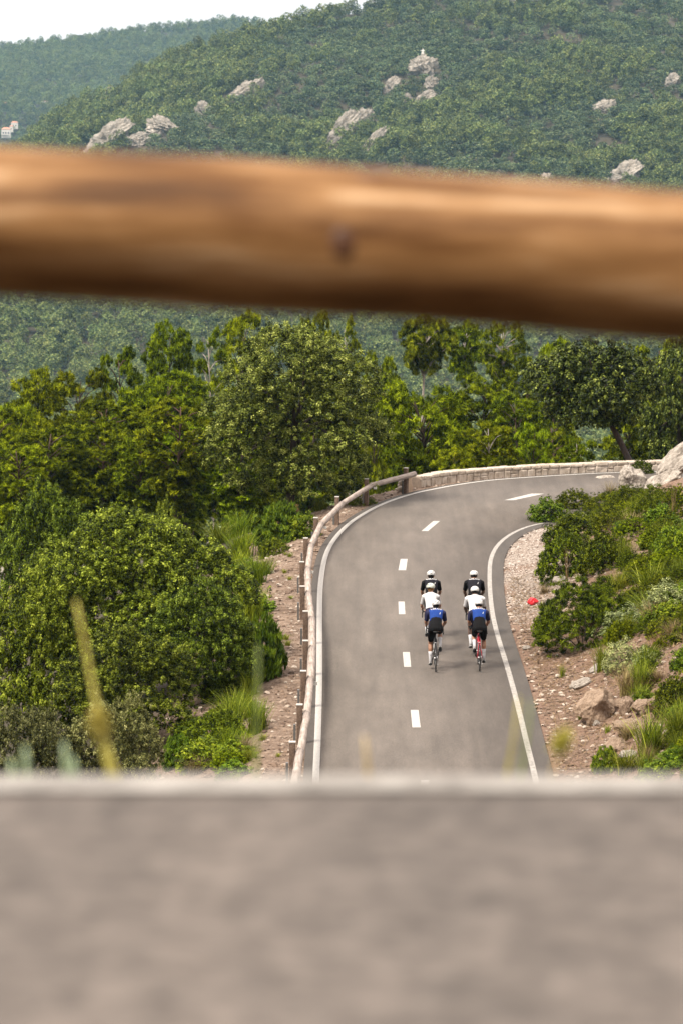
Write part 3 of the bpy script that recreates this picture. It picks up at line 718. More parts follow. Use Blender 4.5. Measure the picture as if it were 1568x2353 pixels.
# left of the guard rail
bush('broom',0,1.3,1.2, 640,1265,110,120,'bright green upright broom left of the rail bend')
bush('orange',0,.5,.7, 665,1205,50,50,'orange withered spray beside the bright green broom')
bush('bright',1,1.3,.8, 690,1245,90,80,'low green bush between the broom and the first posts of the bend')
bush('broom',0,1.3,1.2, 600,1590,100,190,'tall bright feathery bush on the left edge of the gravel bank')
bush('broom',0,1.3,1.2, 415,1770,80,90,'bright green feathery bush low in front of the dark oak shrubs')
bush('bright',0,1.2,.95, 470,1775,120,90,'bright leafy bush at the foot of the oak shrubs near the blurred road')
bush('mastic',0,2.2,1.35, 500,1740,150,120,'dark mastic bush left of the lowest rail posts')
bush('bright',0,1.2,.95, 800,1130,85,90,'bright leafy bush behind the rail in the bend')
bush('bright',1,1.3,.8, 868,1100,80,75,'bright leafy bush behind the upper rail near its end')
bush('bright',0,1.2,.95, 770,1085,70,60,'bright leafy bush right of the big oak trunk')
bush('mastic',1,2.2,1.25, 955,1085,120,60,'dark green bush behind the end of the rail')
bush('mastic',0,2.2,1.35, 560,1225,130,80,'low bush at the shaded foot of the big oak')
bush('yellow',0,1.8,.9, 830,1165,70,30,'low yellowish bush under the rail in the bend')
bush('dark',0,2.4,2.2, 1290,1085,170,110,'dark shrub behind the stone wall under the leaning oak')
bush('dark',0,2.4,2.2, 1180,1090,130,70,'dark shrub behind the middle of the stone wall')
bush('dark',0,2.4,2.2, 1400,1072,120,90,'dark shrub at the root of the leaning oak behind the wall')
for xc, yb, wp, hp, k, lab in [(500,1262,110,70,'green','long green grass behind the huge oak shrub, upper clump'), (555,1300,110,80,'lime','bright long grass on the bank below the broom'),
        (590,1360,80,80,'lime','bright grass clump halfway up the gravel bank edge'), (570,1450,90,110,'lime','bright grass along the right side of the dark oak shrub'),
        (610,1330,70,60,'green','green grass clump near the top of the gravel bank'), (535,1680,120,100,'green','drooping green grass clump below the feathery bush'),
        (590,1700,90,90,'lime','bright drooping grass next to the low gravel bank'), (560,1745,90,60,'dry','yellow dry grass tuft low beside the gravel bank'), (550,1240,110,70,'lime','bright long grass at the foot of the broom'),
        (575,1755,55,42,'green','small pale green grass clump at the bottom of the gravel bank'), (755,1160,75,70,'dry','yellowish grass clump behind the rail in the bend'), (895,1130,60,50,'green','grass clump behind the last but one rail post'),
        (870,1138,50,28,'tuft','low weeds at the foot of the rail in the bend'), (738,1178,60,40,'green','grass clump left of the bend posts'), (450,1790,90,60,'dry','thin dry grass at the lower end of the oak shrubs')]:
    g = G[k][0]; hh = {'green': .62, 'lime': .75, 'dry': .55, 'tuft': .22}[k]
    plant_bush('grass_clump', g, .75, hh, xc, yb, wp, hp, lab, 'grass clump')
# right bank
bush('bright',0,1.2,.95, 1258,1212,84,76,'bright green bush hanging over the inner edge of the bend')
bush('mastic',0,2.2,1.35, 1322,1180,95,62,'dark-topped bush right of the bright bend bush')
bush('yellow',0,1.8,.9, 1392,1205,95,60,'yellow-green heath bush behind the mastic mounds')
bush('mastic',1,2.2,1.25, 1330,1255,160,85,'uppermost mound of the big mastic clump on the right bank')
bush('mastic',0,2.2,1.35, 1300,1345,125,140,'left mound of the big mastic clump over the white gravel')
bush('mastic',1,2.2,1.25, 1392,1325,130,120,'right mound of the big mastic clump with long dry stalks')
bush('fine',0,2.0,1.3, 1345,1510,230,205,'largest dark mound on the right bank beside the red bag')
bush('fine',1,2.0,1.1, 1270,1475,90,100,'yellow-tipped left flank bush of the largest dark mound')
bush('silver',0,.95,.75, 1532,1420,105,92,'silvery bush at the right picture edge')
bush('silver',0,.95,.75, 1443,1462,112,80,'silvery bush topping the green cushion on the right bank')
bush('fine',1,2.0,1.1, 1428,1490,80,72,'green cushion under the silvery bush')
bush('silver',0,.95,.75, 1432,1550,92,88,'pale yellow-green bush above the dry grass')
bush('silver',0,.95,.75, 1480,1550,66,70,'smallest pale bush just right of the other pale one')
bush('bright',1,1.3,.8, 1550,1300,90,110,'deep green bush at the right edge above the silvery one')
bush('fine',1,2.0,1.1, 1500,1330,120,70,'heath bush between the mastic clump and the right edge')
bush('yellow',0,1.8,.9, 1520,1190,130,85,'feathery yellow-green bush below the limestone slabs')
bush('yellow',0,1.8,.9, 1450,1165,100,60,'feathery bush right below the grey boulder')
bush('fine',1,2.0,1.1, 1470,1230,110,50,'low heath patch in the middle of the upper right bank')
bush('bright',1,1.3,.8, 1534,1108,46,40,'small bush growing between the limestone slabs')
bush('fine',0,2.0,1.3, 1474,1098,52,50,'dark bush at the end of the stone wall')
bush('mastic',0,2.2,1.35, 1560,1640,120,110,'dark bush at the right edge beside the tan rocks')
bush('bright',1,1.3,.8, 1530,1795,130,60,'bright low bush in the lower right corner')
bush('bright',0,1.2,.95, 1572,1545,60,70,'bright bush at the right edge above the dark one')
bush('broom',0,1.3,1.2, 1392,1785,64,76,'spiky green bush low on the right bank')
for xc, yb, wp, hp, k, lab in [(1500,1385,150,95,'green','wide drooping grass above the silvery bush at right'), (1382,1555,64,90,'green','dark grass clump right of the largest dark mound'), (1440,1615,90,95,'dry','dry straw clump behind the tan rocks'),
        (1480,1600,60,50,'brown','brown dead grass right of the straw clump'), (1510,1500,60,50,'brown','brown dead grass below the silvery bush at the edge'), (1548,1480,70,60,'dry','pale straw at the right edge'),
        (1500,1760,150,130,'green','big drooping grass above the lower right corner'), (1440,1790,110,70,'green','grass clump between the spiky bush and the corner'), (1560,1720,120,120,'green','drooping grass cut by the right edge'),
        (1402,1160,58,60,'dry','dry reed-like grass left of the grey boulder'), (1425,1210,80,40,'green','short green grass below the dry reeds'), (1290,1565,54,46,'tuft','thin grass tuft on the litter of the right bank'),
        (1330,1660,40,30,'tuft','grass tuft beside the largest tan rock'), (1395,1690,60,30,'tuft','grass tuft in front of the tan rocks'), (1230,1400,26,12,'tuft','tiny green cushion at the edge of the asphalt by the red bag'),
        (1250,1370,50,30,'dry','flattened grass above the red bag'), (1295,1485,30,22,'tuft','small tuft under the largest dark mound'), (1540,1255,90,60,'green','long grass right of the heath patch'), (1395,1300,40,120,'long','tall dry stalks in the mastic clump'),
        (1300,1345,34,95,'long','single pale stalks before the left mastic mound'), (1545,1210,50,110,'long','tall straw stalks below the limestone slabs'), (1490,1450,60,100,'long','thin bent stalks left of the silvery bush at the edge')]:
    g = G[k][0]; hh = {'green': .62, 'lime': .75, 'dry': .55, 'tuft': .22, 'brown': .42, 'long': 1.0}[k]
    plant_bush('grass_clump', g, .75 if k != 'long' else .7, hh, xc, yb, wp, hp, lab, 'grass clump')
# cushions that cover the rest of the right bank, and more green along the left bank
def cushions(spots, kinds, lab, group):
    for (xc, yb, s) in spots:
        kd, i, Wp, Hp = random.choice(kinds); wp = random.uniform(55, 95)*s
        plant_bush({'fine': 'heath_shrub', 'yellow': 'yellow_shrub', 'mastic': 'mastic_shrub', 'bright': 'leafy_shrub'}[kd], B[kd][i], Wp, Hp, xc, yb, wp, wp*random.uniform(.62, .85), lab, 'shrub', group)
CK = [('bright', 0, 1.2, .95), ('yellow', 0, 1.8, .9), ('fine', 0, 2.0, 1.3), ('fine', 1, 2.0, 1.1), ('yellow', 0, 1.8, .9), ('mastic', 1, 2.2, 1.25)]
sp_ = [(random.uniform(1290+(y-1140)*.25, 1590), y+random.uniform(-14, 14), .95) for y in np.linspace(1160, 1470, 58)]
cushions(sp_, CK, 'low heath cushion among many covering the upper right bank', 'heath cushions of the right bank')
cushions([(random.uniform(1470, 1600), y, .9) for y in np.linspace(1440, 1790, 20)], CK, 'low heath cushion in the patch along the lower right picture edge', 'heath cushions at the right edge')
LK = [('mastic', 0, 2.2, 1.35), ('bright', 0, 1.2, .95), ('fine', 1, 2.0, 1.1)]
cushions([(random.uniform(440, 575-(y-1560)*.12), y, 1.15) for y in np.linspace(1580, 1795, 13)], LK, 'low bush in the green strip between the oak shrubs and the lower gravel bank', 'low bushes left of the gravel bank')
cushions([(random.uniform(490, 640-(y-1250)*.12), y, 1.0) for y in np.linspace(1255, 1480, 9)], LK, 'low bush in the green strip left of the upper gravel bank', 'low bushes left of the upper gravel bank')
for j, y in enumerate(np.linspace(1270, 1780, 22)):
    plant_bush('grass_clump', G['lime' if j % 3 else 'green'][0], .75, .75, random.uniform(545, 622)-(y-1250)*.06, y, random.uniform(60, 95), random.uniform(50, 85), 'bright grass clump in the fringe along the left side of the gravel bank', 'grass clump', 'grass fringe of the gravel bank')
for j, y in enumerate(np.linspace(1180, 1790, 24)):
    plant_bush('grass_clump', random.choice([G['green'][0], G['green'][1], G['dry'][0]]), .75, .62, random.uniform(1400+(y-1180)*.05, 1590), y, random.uniform(55, 100), random.uniform(45, 80), 'grass clump scattered between the cushions of the right bank', 'grass clump', 'grass clumps of the right bank')
# little weeds on the two gravel verges
for i in range(26):
    while True:
        Y = random.uniform(72, 104); j = int(np.argmin(np.abs(EO[:, 1]-Y))); x = EO[j, 0]-random.uniform(.55, 2.6); 
        if Y < 112: break
    o = thing('weed_tuft', 'small weed on the stony bank left of the guard rail', 'weed', (x, Y, terr(x, Y)-.01), random.uniform(0, 6), 'weeds on the stony bank', [random.uniform(.5, 1.0)]*3)
    link('blades', G['tuft'][0], o)

# ------------------------------------------------------------------ rocks of the right bank
def rock(i, xc, yb, wp, hp, lab, rz=0.0, dp=.9, tilt=0.0, group='rocks on the right bank'):
    p = hit(xc, yb-hp*.2); d = p[1]; s = wp/F*d; h = hp/F*d
    o = link('rock', ROCKS[i], None, (p[0], p[1]+s*dp*.3, p[2]+h*.34), (0, tilt, rz), (s*1.12, s*dp*1.1, h*1.2))
    return tag(o, lab, 'rock', group)
rock(0, 1452,1138,62,64,'grey boulder beside the road at the end of the stone wall', .4)
def slab(i, x, y, ln, th, an, Y, lab):
    u = Y/F; o = link('rock', ROCKS[i], None, at_y(x, y, Y), (.3, -R(an), .25), (ln*u*1.15, th*u*1.5, th*u*1.2)); tag(o, lab, 'rock', 'rocks on the right bank')
slab(1, 1550,1062,140,50,43,113.5,'large pale limestone slab rising to the upper right picture edge')
slab(0, 1520,1110,95,44,38,112,'second limestone slab just below the large one')
slab(3, 1562,1128,80,44,25,110.5,'third limestone slab at the right edge under the small bush')
rock(1, 1384,1126,66,30,'flat whitish rock peeping over the bank at the inner bend', .2)
rock(2, 1372,1676,110,86,'largest tan rock by the litter on the right bank', .7, .8, -.3)
rock(3, 1437,1652,46,52,'rounded grey-tan rock right of the largest tan one', 2.0)
rock(2, 1476,1652,54,44,'cracked tan rock rightmost in the row of tan rocks', 1.0)
rock(3, 1450,1690,84,34,'flat tan slab below the row of tan rocks', .3)
rock(3, 1505,1640,44,40,'tan rock half under the dark bush at the right edge', 2.7)
rock(4, 1330,1588,60,24,'low pale ledge left above the largest tan rock', .5, .6, -.2)
rock(4, 1366,1545,50,14,'thin pale ledge under the dark grass clump', 1.1, .6, -.2)
rock(4, 1369,1672,22,18,'white stone before the largest tan rock', 1.4)
rock(3, 1415,1730,80,30,'tan ledge right of the spiky bush', .9, .7, -.2)
rock(4, 1440,1750,44,24,'small pale rock between spiky bush and drooping grass', .1)
rock(4, 1282,1345,36,20,'small grey rock at the foot of the left mastic mound', .6)
rock(3, 1440,1248,62,20,'pale ledge in the middle of the upper right bank', .4, .6, -.25)
rock(3, 1475,1290,50,22,'tan stone below the pale ledge of the upper bank', 2.2, .7)
rock(4, 1499,1532,32,16,'pale splinter of rock in the brown litter', .9, .5, -.3)
rock(4, 1207,1496,20,12,'whitish stone next to the asphalt edge', .3)
rock(4, 1281,1440,26,14,'stone at the left foot of the largest dark mound', .3)
rock(2, 40,1375,60,45,'reddish rock in the shade at the left picture edge', .3, .9, 0, None)
rock(4, 20,1330,50,30,'grey rock in the shade above the reddish one', .8, .9, 0, None)

# ------------------------------------------------------------------ loose stones and litter
def stones(name, pts, size, mat, label):
    n = len(pts); base = np.array([[1,0,0],[-1,0,0],[0,1,0],[0,-1,0],[0,0,.75],[0,0,-.6],[.6,.6,.45],[-.6,.6,.45],[.6,-.6,.45],[-.6,-.6,.45]])*.5
    Fq = np.array([[4,6,0],[4,0,8],[4,8,3],[4,3,9],[4,9,1],[4,1,7],[4,7,2],[4,2,6],[0,6,2],[8,0,3],[9,3,1],[7,1,2],[5,2,0],[5,0,3],[5,3,1],[5,1,2]])
    V = base[None]*(1+.5*(rng.random((n, 10, 1))-.5))*size[:, None, None]*np.array([1, 1, .8])*(.7+.6*rng.random((n, 1, 3)))
    a = rng.random(n)*6.28; c, s = np.cos(a), np.sin(a)
    V = np.stack([V[..., 0]*c[:, None]-V[..., 1]*s[:, None], V[..., 0]*s[:, None]+V[..., 1]*c[:, None], V[..., 2]], -1)+pts[:, None, :]
    FF = (Fq[None]+np.arange(n)[:, None, None]*10).reshape(-1, 3)
    o = link(name, mesh_np(name, V.reshape(-1, 3), FF, mat, np.repeat(rng.random(n), 16)))
    return tag(o, label, name.replace('_', ' '), None, 'stuff')
def stone_mat(name, st):
    m, n, b = new_mat(name); a = node(n, 'ShaderNodeAttribute', attribute_name='r')
    c = ramp(n, a.outputs['Fac'], st).outputs[0]; setc(n, b, c); b.inputs['Roughness'].default_value = .9; return m
M_PEB = stone_mat('bank_stones', [(0, (.07, .04, .027)), (.4, (.17, .115, .08)), (.8, (.28, .215, .165)), (1, (.42, .365, .31))])
M_PEBW = stone_mat('white_stones', [(0, (.11, .075, .055)), (.3, (.24, .19, .155)), (.75, (.37, .315, .27)), (1, (.46, .41, .37))])
def verge(L, side, n, lo, hi, y0, y1):
    sel = L[(L[:, 1] > y0) & (L[:, 1] < y1)]; t = np.gradient(L, axis=0); t /= np.linalg.norm(t, axis=1)[:, None]
    nr = np.c_[-t[:, 1], t[:, 0]][(L[:, 1] > y0) & (L[:, 1] < y1)]*side
    k = rng.integers(0, len(sel), n); d = lo+(hi-lo)*rng.random(n)**1.3
    p = sel[k]+nr[k]*d[:, None]+rng.normal(size=(n, 2))*.1
    z, do, di, ins = terrain_full(p[:, 0], p[:, 1]); ok = ~ins & (np.minimum(do, di) > .05)
    return np.c_[p, z][ok]
sz = lambda n, a, b: a+(b-a)*rng.random(n)**3
p = verge(EO, 1, 6500, .1, 3.4, 66, 123); p[:, 2] += .005; stones('bank_gravel', p, sz(len(p), .025, .17), M_PEB, 'pinkish loose stones on the bank left of the guard rail')
p = verge(EI, -1, 4200, .08, 3.2, 68, 96); p[:, 2] += .005; stones('bank_gravel', p, sz(len(p), .025, .16), M_PEB, 'brownish loose stones along the right edge of the asphalt')
p = verge(EI, -1, 9000, .10, 2.2, 91, 112.2); p[:, 2] += .004; stones('white_gravel', p, sz(len(p), .025, .085), M_PEBW, 'whitish gravel inside the bend')
def litter(pts, label):
    n = len(pts); a = rng.random(n)*6.28; T = np.c_[np.cos(a), np.sin(a), rng.normal(size=n)*.22]; B_ = np.c_[-np.sin(a), np.cos(a), np.zeros(n)]
    V = quads(pts+np.array([0, 0, .03]), T, B_, .05+.16*rng.random(n)**2, .006+.008*rng.random(n))
    tag(link('leaf_litter', mesh_np('leaf_litter', V, np.arange(len(V)).reshape(-1, 4), L_DRYB, rng.random(n))), label, 'leaf litter', None, 'stuff')
litter(verge(EI, -1, 15000, .25, 4.8, 68, 99), 'reddish brown dead stalks strewn over the right bank')
litter(verge(EO, 1, 2500, .3, 3.6, 66, 110), 'brown dead stalks strewn over the stony bank left of the rail')
# ------------------------------------------------------------------ far woods (three masses of trees nobody could count)
def far_proto(seed, W, Ht, n, mat, tall=False):
    global rng
    rng = np.random.default_rng(seed)
    lob = [(rng.normal()*W*.14, rng.normal()*W*.14, Ht*(.35+.55*rng.random()), W*.33, W*.33, Ht*(.20 if tall else .26)) for _ in range(7)]
    C = lobes_to_tufts(lob, W*.17, -.5, .2); C = C[C[:, 2] > 0]
    V, a = leaf_cloud(C, np.full(len(C), W*.10), n, W*.11, W*.075, .8, .4, .2)
    return mesh_np('far_tree', V, np.arange(len(V)).reshape(-1, 4), mat, a)
FARP = [far_proto(201, 4.6, 4.2, 5, L_FAR), far_proto(202, 5.2, 3.8, 5, L_FAR), far_proto(203, 4.0, 7.0, 5, L_FARP, True), far_proto(204, 4.2, 6.2, 5, L_FARP, True)]
FARO = [bpy.data.objects.new('far_tree', m) for m in FARP]      # instanced shapes, not placed in the scene themselves
def wood(name, P, kinds, sc, label, protos=None, cat='wood'):
    me = bpy.data.meshes.new(name); me.vertices.add(len(P)); me.vertices.foreach_set('co', P.astype(np.float32).ravel())
    for nm, ty, v in (('k', 'INT', kinds), ('sc', 'FLOAT', sc), ('rz', 'FLOAT', rng.random(len(P))*6.28)):
        me.attributes.new(nm, ty, 'POINT').data.foreach_set('value', v.astype(np.int32 if ty == 'INT' else np.float32))
    me.update(); o = link(name, me); tag(o, label, cat, None, 'stuff')
    g = bpy.data.node_groups.new(name, 'GeometryNodeTree')
    g.interface.new_socket('Geometry', in_out='INPUT', socket_type='NodeSocketGeometry'); g.interface.new_socket('Geometry', in_out='OUTPUT', socket_type='NodeSocketGeometry')
    N = g.nodes; Lk = g.links; gi = N.new('NodeGroupInput'); go = N.new('NodeGroupOutput'); J = N.new('GeometryNodeJoinGeometry')
    def named(nm, ty):
        a = N.new('GeometryNodeInputNamedAttribute'); a.data_type = ty; a.inputs['Name'].default_value = nm; return a.outputs[0]
    kk = named('k', 'INT'); ss = named('sc', 'FLOAT'); rr = named('rz', 'FLOAT')
    cx = N.new('ShaderNodeCombineXYZ'); Lk.new(rr, cx.inputs[2])
    for i, fo in enumerate(protos or FARO):
        c = N.new('FunctionNodeCompare'); c.data_type = 'INT'; c.operation = 'EQUAL'; Lk.new(kk, c.inputs[2]); c.inputs[3].default_value = i
        oi = N.new('GeometryNodeObjectInfo'); oi.inputs[0].default_value = fo; oi.inputs['As Instance'].default_value = True
        ip = N.new('GeometryNodeInstanceOnPoints'); Lk.new(gi.outputs[0], ip.inputs['Points']); Lk.new(c.outputs[0], ip.inputs['Selection'])
        Lk.new(oi.outputs['Geometry'], ip.inputs['Instance']); Lk.new(cx.outputs[0], ip.inputs['Rotation']); Lk.new(ss, ip.inputs['Scale'])
        Lk.new(ip.outputs[0], J.inputs[0])
    Lk.new(J.outputs[0], go.inputs[0])
    md = o.modifiers.new('trees', 'NODES'); md.node_group = g
    return o
def toU(x, y, z):
    d = np.array([x, y, z-H]) if np.isscalar(x) else np.stack([x, y, z-H])
    fz = d[1]*math.cos(TH)-d[2]*math.sin(TH); uz = d[1]*math.sin(TH)+d[2]*math.cos(TH)
    return 784+F*d[0]/fz, 1176-F*uz/fz
# pale crags on the far hill: (left, top, right, bottom, tilt, shape, label)
CR = [  # x, y of the middle, length, thickness, rise angle, shape, label
 (250,320,128,44,32,0,'long slanting white crag on the left spur, just above the log'), (373,294,50,62,70,1,'white tower-like crag right of the long slanting one'),
 (318,325,66,28,12,2,'low white rock between the long crag and the tower-like one'), (467,258,42,36,40,0,'small pale crag halfway up the left of the hill'),
 (566,214,96,36,31,1,'bright slanting crag in the upper left of the far hill'), (525,246,32,18,15,2,'short rock at the lower left end of the bright slanting crag'),
 (254,212,28,18,45,0,'little crag high on the left spur'), (462,148,32,11,5,2,'highest thin ledge on the left part of the hill'), (474,300,22,13,90,1,'tiny upright stone right of the tower-like crag'),
 (788,305,112,40,52,0,'large broken crag above the middle of the log'), (838,275,50,40,30,1,'right half of the large broken crag, above the middle of the log'), (861,326,98,24,42,2,'steep slanting streak of rock right of the large broken crag'),
 (898,202,56,26,48,0,'pale crag left below the statue'), (970,156,70,44,10,1,'rocky knoll that carries the white statue'), (992,196,46,28,60,2,'upper half of the pale rock face below the statue'), (975,228,54,24,28,0,'lower half of the pale rock face below the statue'), (934,227,24,20,60,1,'small pale rock left of the face below the statue'),
 (1432,404,92,42,28,0,'bright crag at the far right just above the log'), (1480,384,50,28,8,2,'upper end of the bright crag at the far right'), (1253,414,34,26,30,1,'small pale rock left of the bright right crag'),
 (1126,376,20,15,10,0,'small white stone in the middle of the right slope'), (1148,398,17,13,40,2,'smallest white stone right above the log'), (1385,248,60,28,20,1,'greyish half overgrown rock on the right slope'),
 (1543,186,36,24,35,0,'pale rock near the right picture edge, high on the hill'), (1212,4,100,20,3,2,'rock band cut by the top picture edge'), (953,402,28,12,30,1,'flat stone almost hidden by the log, below the statue')]
crag_xy = []
def hit_far(px, py, y0=1380, y1=2100):
    d = ray(px, py); Y = np.arange(y0, y1, 1.0); t = Y/d[1]; X = d[0]*t; Z = H+d[2]*t
    b = np.nonzero(Z <= zfar(X, Y))[0]; i = b[0] if len(b) else len(Y)-1
    return np.array([X[i], Y[i], zfar(X[i:i+1], Y[i:i+1])[0]])
for (x, y, ln, th, an, k, lab) in CR:
    vh = ln/2*math.sin(R(an))+th/2*math.cos(R(an)); p = hit_far(x, y+vh*.55); u = p[1]/F; c = at_y(x, y, p[1]+th*u*.1)
    o = link('rock_outcrop', CLIFFS[k], None, c, (random.uniform(-.2, .2), -R(an), 0), (ln*u*1.32, th*u*.9, th*u*1.45))
    tag(o, lab, 'rock', 'pale crags of the far hill'); crag_xy.append((x, y, ln, th, an, p[1]))
rng = np.random.default_rng(77)
def scatter(y0, y1, n, u0, u1):
    Y = y0+(y1-y0)*rng.random(n); U = u0+(u1-u0)*rng.random(n); return (U-784)/F*Y, Y
# main hill
X, Y = scatter(1420, 2010, 19500, -380, 1900); Z = zfar(X, Y); U, Vv = toU(X, Y, Z)
keep = Z > -95
Zt = Z+3.0; Ut, Vt = toU(X, Y, Zt)
for (x, y, ln, th, an, yy) in crag_xy:
    for VV in (Vt, Vv):
        du, dv = U-x, -(VV-y); ca, sa = math.cos(R(an)), math.sin(R(an)); l_ = du*ca+dv*sa; t_ = -du*sa+dv*ca
        keep &= ~((np.abs(l_) < ln*.47) & (np.abs(t_) < th*.42) & (Y < yy+25) & (rng.random(len(U)) < .91))
X, Y, Z = X[keep], Y[keep], Z[keep]
pat = vnoise(X, Y, 60, 11)+.5*vnoise(X, Y, 22, 12)+rng.random(len(X))*.35
bare = vnoise(X+Y*.6, Y*.6, 26, 15)+.4*vnoise(X, Y, 9, 16)              # gullies and thin scrub between the thick stands
th_ = (bare > .42) | (rng.random(len(X)) < .35); X, Y, Z, pat = X[th_], Y[th_], Z[th_], pat[th_]
pine_ = (pat > 1.02) | (X < np.interp(Y, [1500, 1950], [-120, -60]))*(rng.random(len(X)) < .5)
k = np.where(pine_, 2+(rng.random(len(X)) > .5), (rng.random(len(X)) > .5)).astype(int)
sc = .7+.75*rng.random(len(X))**1.5+np.where(pine_, .25, 0)
wood('hillside_wood', np.c_[X, Y, Z-.3], k, sc, 'dense scrub and pine wood covering the far hill')
# valley floor
X, Y = scatter(330, 1440, 19500, -340, 1900); keep = (rng.random(len(Y)) < (Y/1440)**1.2); X, Y = X[keep], Y[keep]; Z = zfar(X, Y)
k = np.where(rng.random(len(X)) < .85, 2+(rng.random(len(X)) > .5), (rng.random(len(X)) > .5)).astype(int)
wood('valley_wood', np.c_[X, Y, Z-.3], k, .85+.6*rng.random(len(X)), 'pale pine wood in the valley between the near trees and the far hill')
# farthest ridge
X, Y = scatter(3200, 4000, 12500, -420, 760); Z = zfar(X, Y)
k = np.where(rng.random(len(X)) < .6, 2+(rng.random(len(X)) > .5), (rng.random(len(X)) > .5)).astype(int)
wood('ridge_wood', np.c_[X, Y, Z-.3], k, 1.0+.6*rng.random(len(X)), 'bluish hazy wood on the farthest ridge')

# scrub on the slope under the upper road and farther up the right bank, one thick cover
SCR = []
for kd, i in (('fine', 0), ('mastic', 1), ('yellow', 0)):
    SCR.append(bpy.data.objects.new('scrub_bush', BUSH[kd][i][1]))
rng = np.random.default_rng(31); n_ = 1300
X = np.r_[rng.uniform(-28, 34, n_), rng.uniform(8, 36, 1100), rng.uniform(-30, -9, 160)]; Y = np.r_[rng.uniform(15, 60, n_), rng.uniform(56, 120, 1100), rng.uniform(56, 84, 160)]
Z, do, di, ins = terrain_full(X, Y); U, Vv = toU(X, Y, Z+.6)
ok = ~ins & (np.minimum(do, di) > 1.6) & ((U > 1690) | (U < -130) | (Vv > 1900))
X, Y, Z = X[ok], Y[ok], Z[ok]
wood('scrub', np.c_[X, Y, Z-.12], rng.integers(0, 3, len(X)), .5+.45*rng.random(len(X)), 'low green scrub covering the slope between the two roads and the bank beyond the picture edge', SCR, 'scrub')
# ------------------------------------------------------------------ statue on its knoll, white houses
M_WHITE = plain('white_stone', (.62, .60, .55), .7, 0, .06, 2)
def statue():
    p = hit_far(969, 150); d = p[1]; u = d/F
    c = at_y(970, 139, d-2)
    o = thing('statue', 'white robed statue on a pedestal on top of the rocky knoll', 'statue', c)
    mb = MB(); h = 18*u
    prof = [(0, 1.0), (.12, .98), (.13, .86), (.75, .74), (.78, .95), (.86, .95), (.87, .55), (1.0, .50)]
    mb.loft([[(8.6*u*r*math.cos(t), 7*u*r*math.sin(t), z*h-1) for t in [math.pi*(k+.5)/4 for k in range(8)]] for z, r in prof])
    link('pedestal', mb.mesh('pedestal', M_WHITE), o)
    mb = MB(); b = h-1; s = 13.5*u
    mb.loft([[(s*r*math.cos(t)+s*ox, s*r*.8*math.sin(t), b+z*s) for t in [2*math.pi*k/10 for k in range(10)]] for z, r, ox in
             [(0, .26, 0), (.2, .24, 0), (.45, .18, .01), (.62, .19, .02), (.76, .17, .02), (.80, .07, .02), (.83, .07, .02), (.90, .095, .02), (.97, .075, .02), (1.0, .03, .02)]])
    mb.tube([(s*-.12, -s*.05, b+s*.72), (s*-.28, -s*.1, b+s*.62), (s*-.40, -s*.14, b+s*.66)], [s*.07, s*.055, s*.035], 7)
    mb.tube([(s*.15, 0, b+s*.72), (s*.2, -s*.08, b+s*.55), (s*.06, -s*.2, b+s*.5)], [s*.07, s*.06, s*.04], 7)
    link('figure', mb.mesh('figure', M_WHITE, True), o)
statue()
M_WALLW = plain('white_plaster', (.55, .53, .49), .8, 0, .05, 3); M_ROOF = plain('roof_tiles', (.42, .20, .13), .8, 0, .2, 4); M_DARKW = plain('dark_opening', (.03, .035, .045), .4)
def house(x0, y0, x1, y1, lab, wins=2, balc=False):
    Yd = 3300.0
    for _ in range(6):
        c = at_y((x0+x1)/2, y1, Yd); Yd += (c[2]-zfar(c[:1], np.array([Yd]))[0])/.25 if abs(c[2]-zfar(c[:1], np.array([Yd]))[0]) < 60 else 0
        Yd = min(max(Yd, 3255), 3900)
    c = at_y((x0+x1)/2, y1, Yd-10); w_, h_ = (x1-x0)/F*Yd, (y1-y0)/F*Yd
    o = thing('house', lab, 'house', c, 0, 'white houses under the farthest ridge')
    mb = MB(); mb.box((0, 0, h_*.38), (w_, w_*.8, h_*.76+3)); link('wall', mb.mesh('wall', M_WALLW), o)
    mb = MB(); e = .25; z = h_*.76+1.5-.2
    mb.add([(-w_/2-e, -w_*.4-e, z), (w_/2+e, -w_*.4-e, z), (w_/2+e, w_*.4+e, z), (-w_/2-e, w_*.4+e, z), (-w_*.3, 0, z+h_*.26), (w_*.3, 0, z+h_*.26)], [(0, 1, 5, 4), (2, 3, 4, 5), (1, 2, 5), (3, 0, 4), (3, 2, 1, 0)])
    link('roof', mb.mesh('roof', M_ROOF), o)
    for i in range(wins):
        mb = MB(); mb.box((w_*(-.5+(i+.7)/(wins+.4)), -w_*.4-.04, h_*.45), (w_*.16, .1, h_*.24)); link('window', mb.mesh('window', M_DARKW), o)
    if balc:
        mb = MB(); mb.box((-w_*.1, -w_*.4-.7, h_*.22), (w_*.8, 1.4, .35)); mb.box((-w_*.1, -w_*.4-1.35, h_*.30), (w_*.8, .1, .8)); link('balcony', mb.mesh('balcony', M_WALLW), o)
house(5, 296, 25, 313, 'largest white house at the left edge with a balcony, lowest of the group', 3, True)
house(27, 282, 42, 293, 'white house on the right, just above the largest one', 2)
house(23, 291, 31, 300, 'small white annexe between the two white houses', 1)
house(97, 234, 111, 243, 'pink-white house with red roof beside the left spur of the hill', 2)
house(11, 238, 18, 250, 'narrow whitish house alone near the left picture edge', 1)

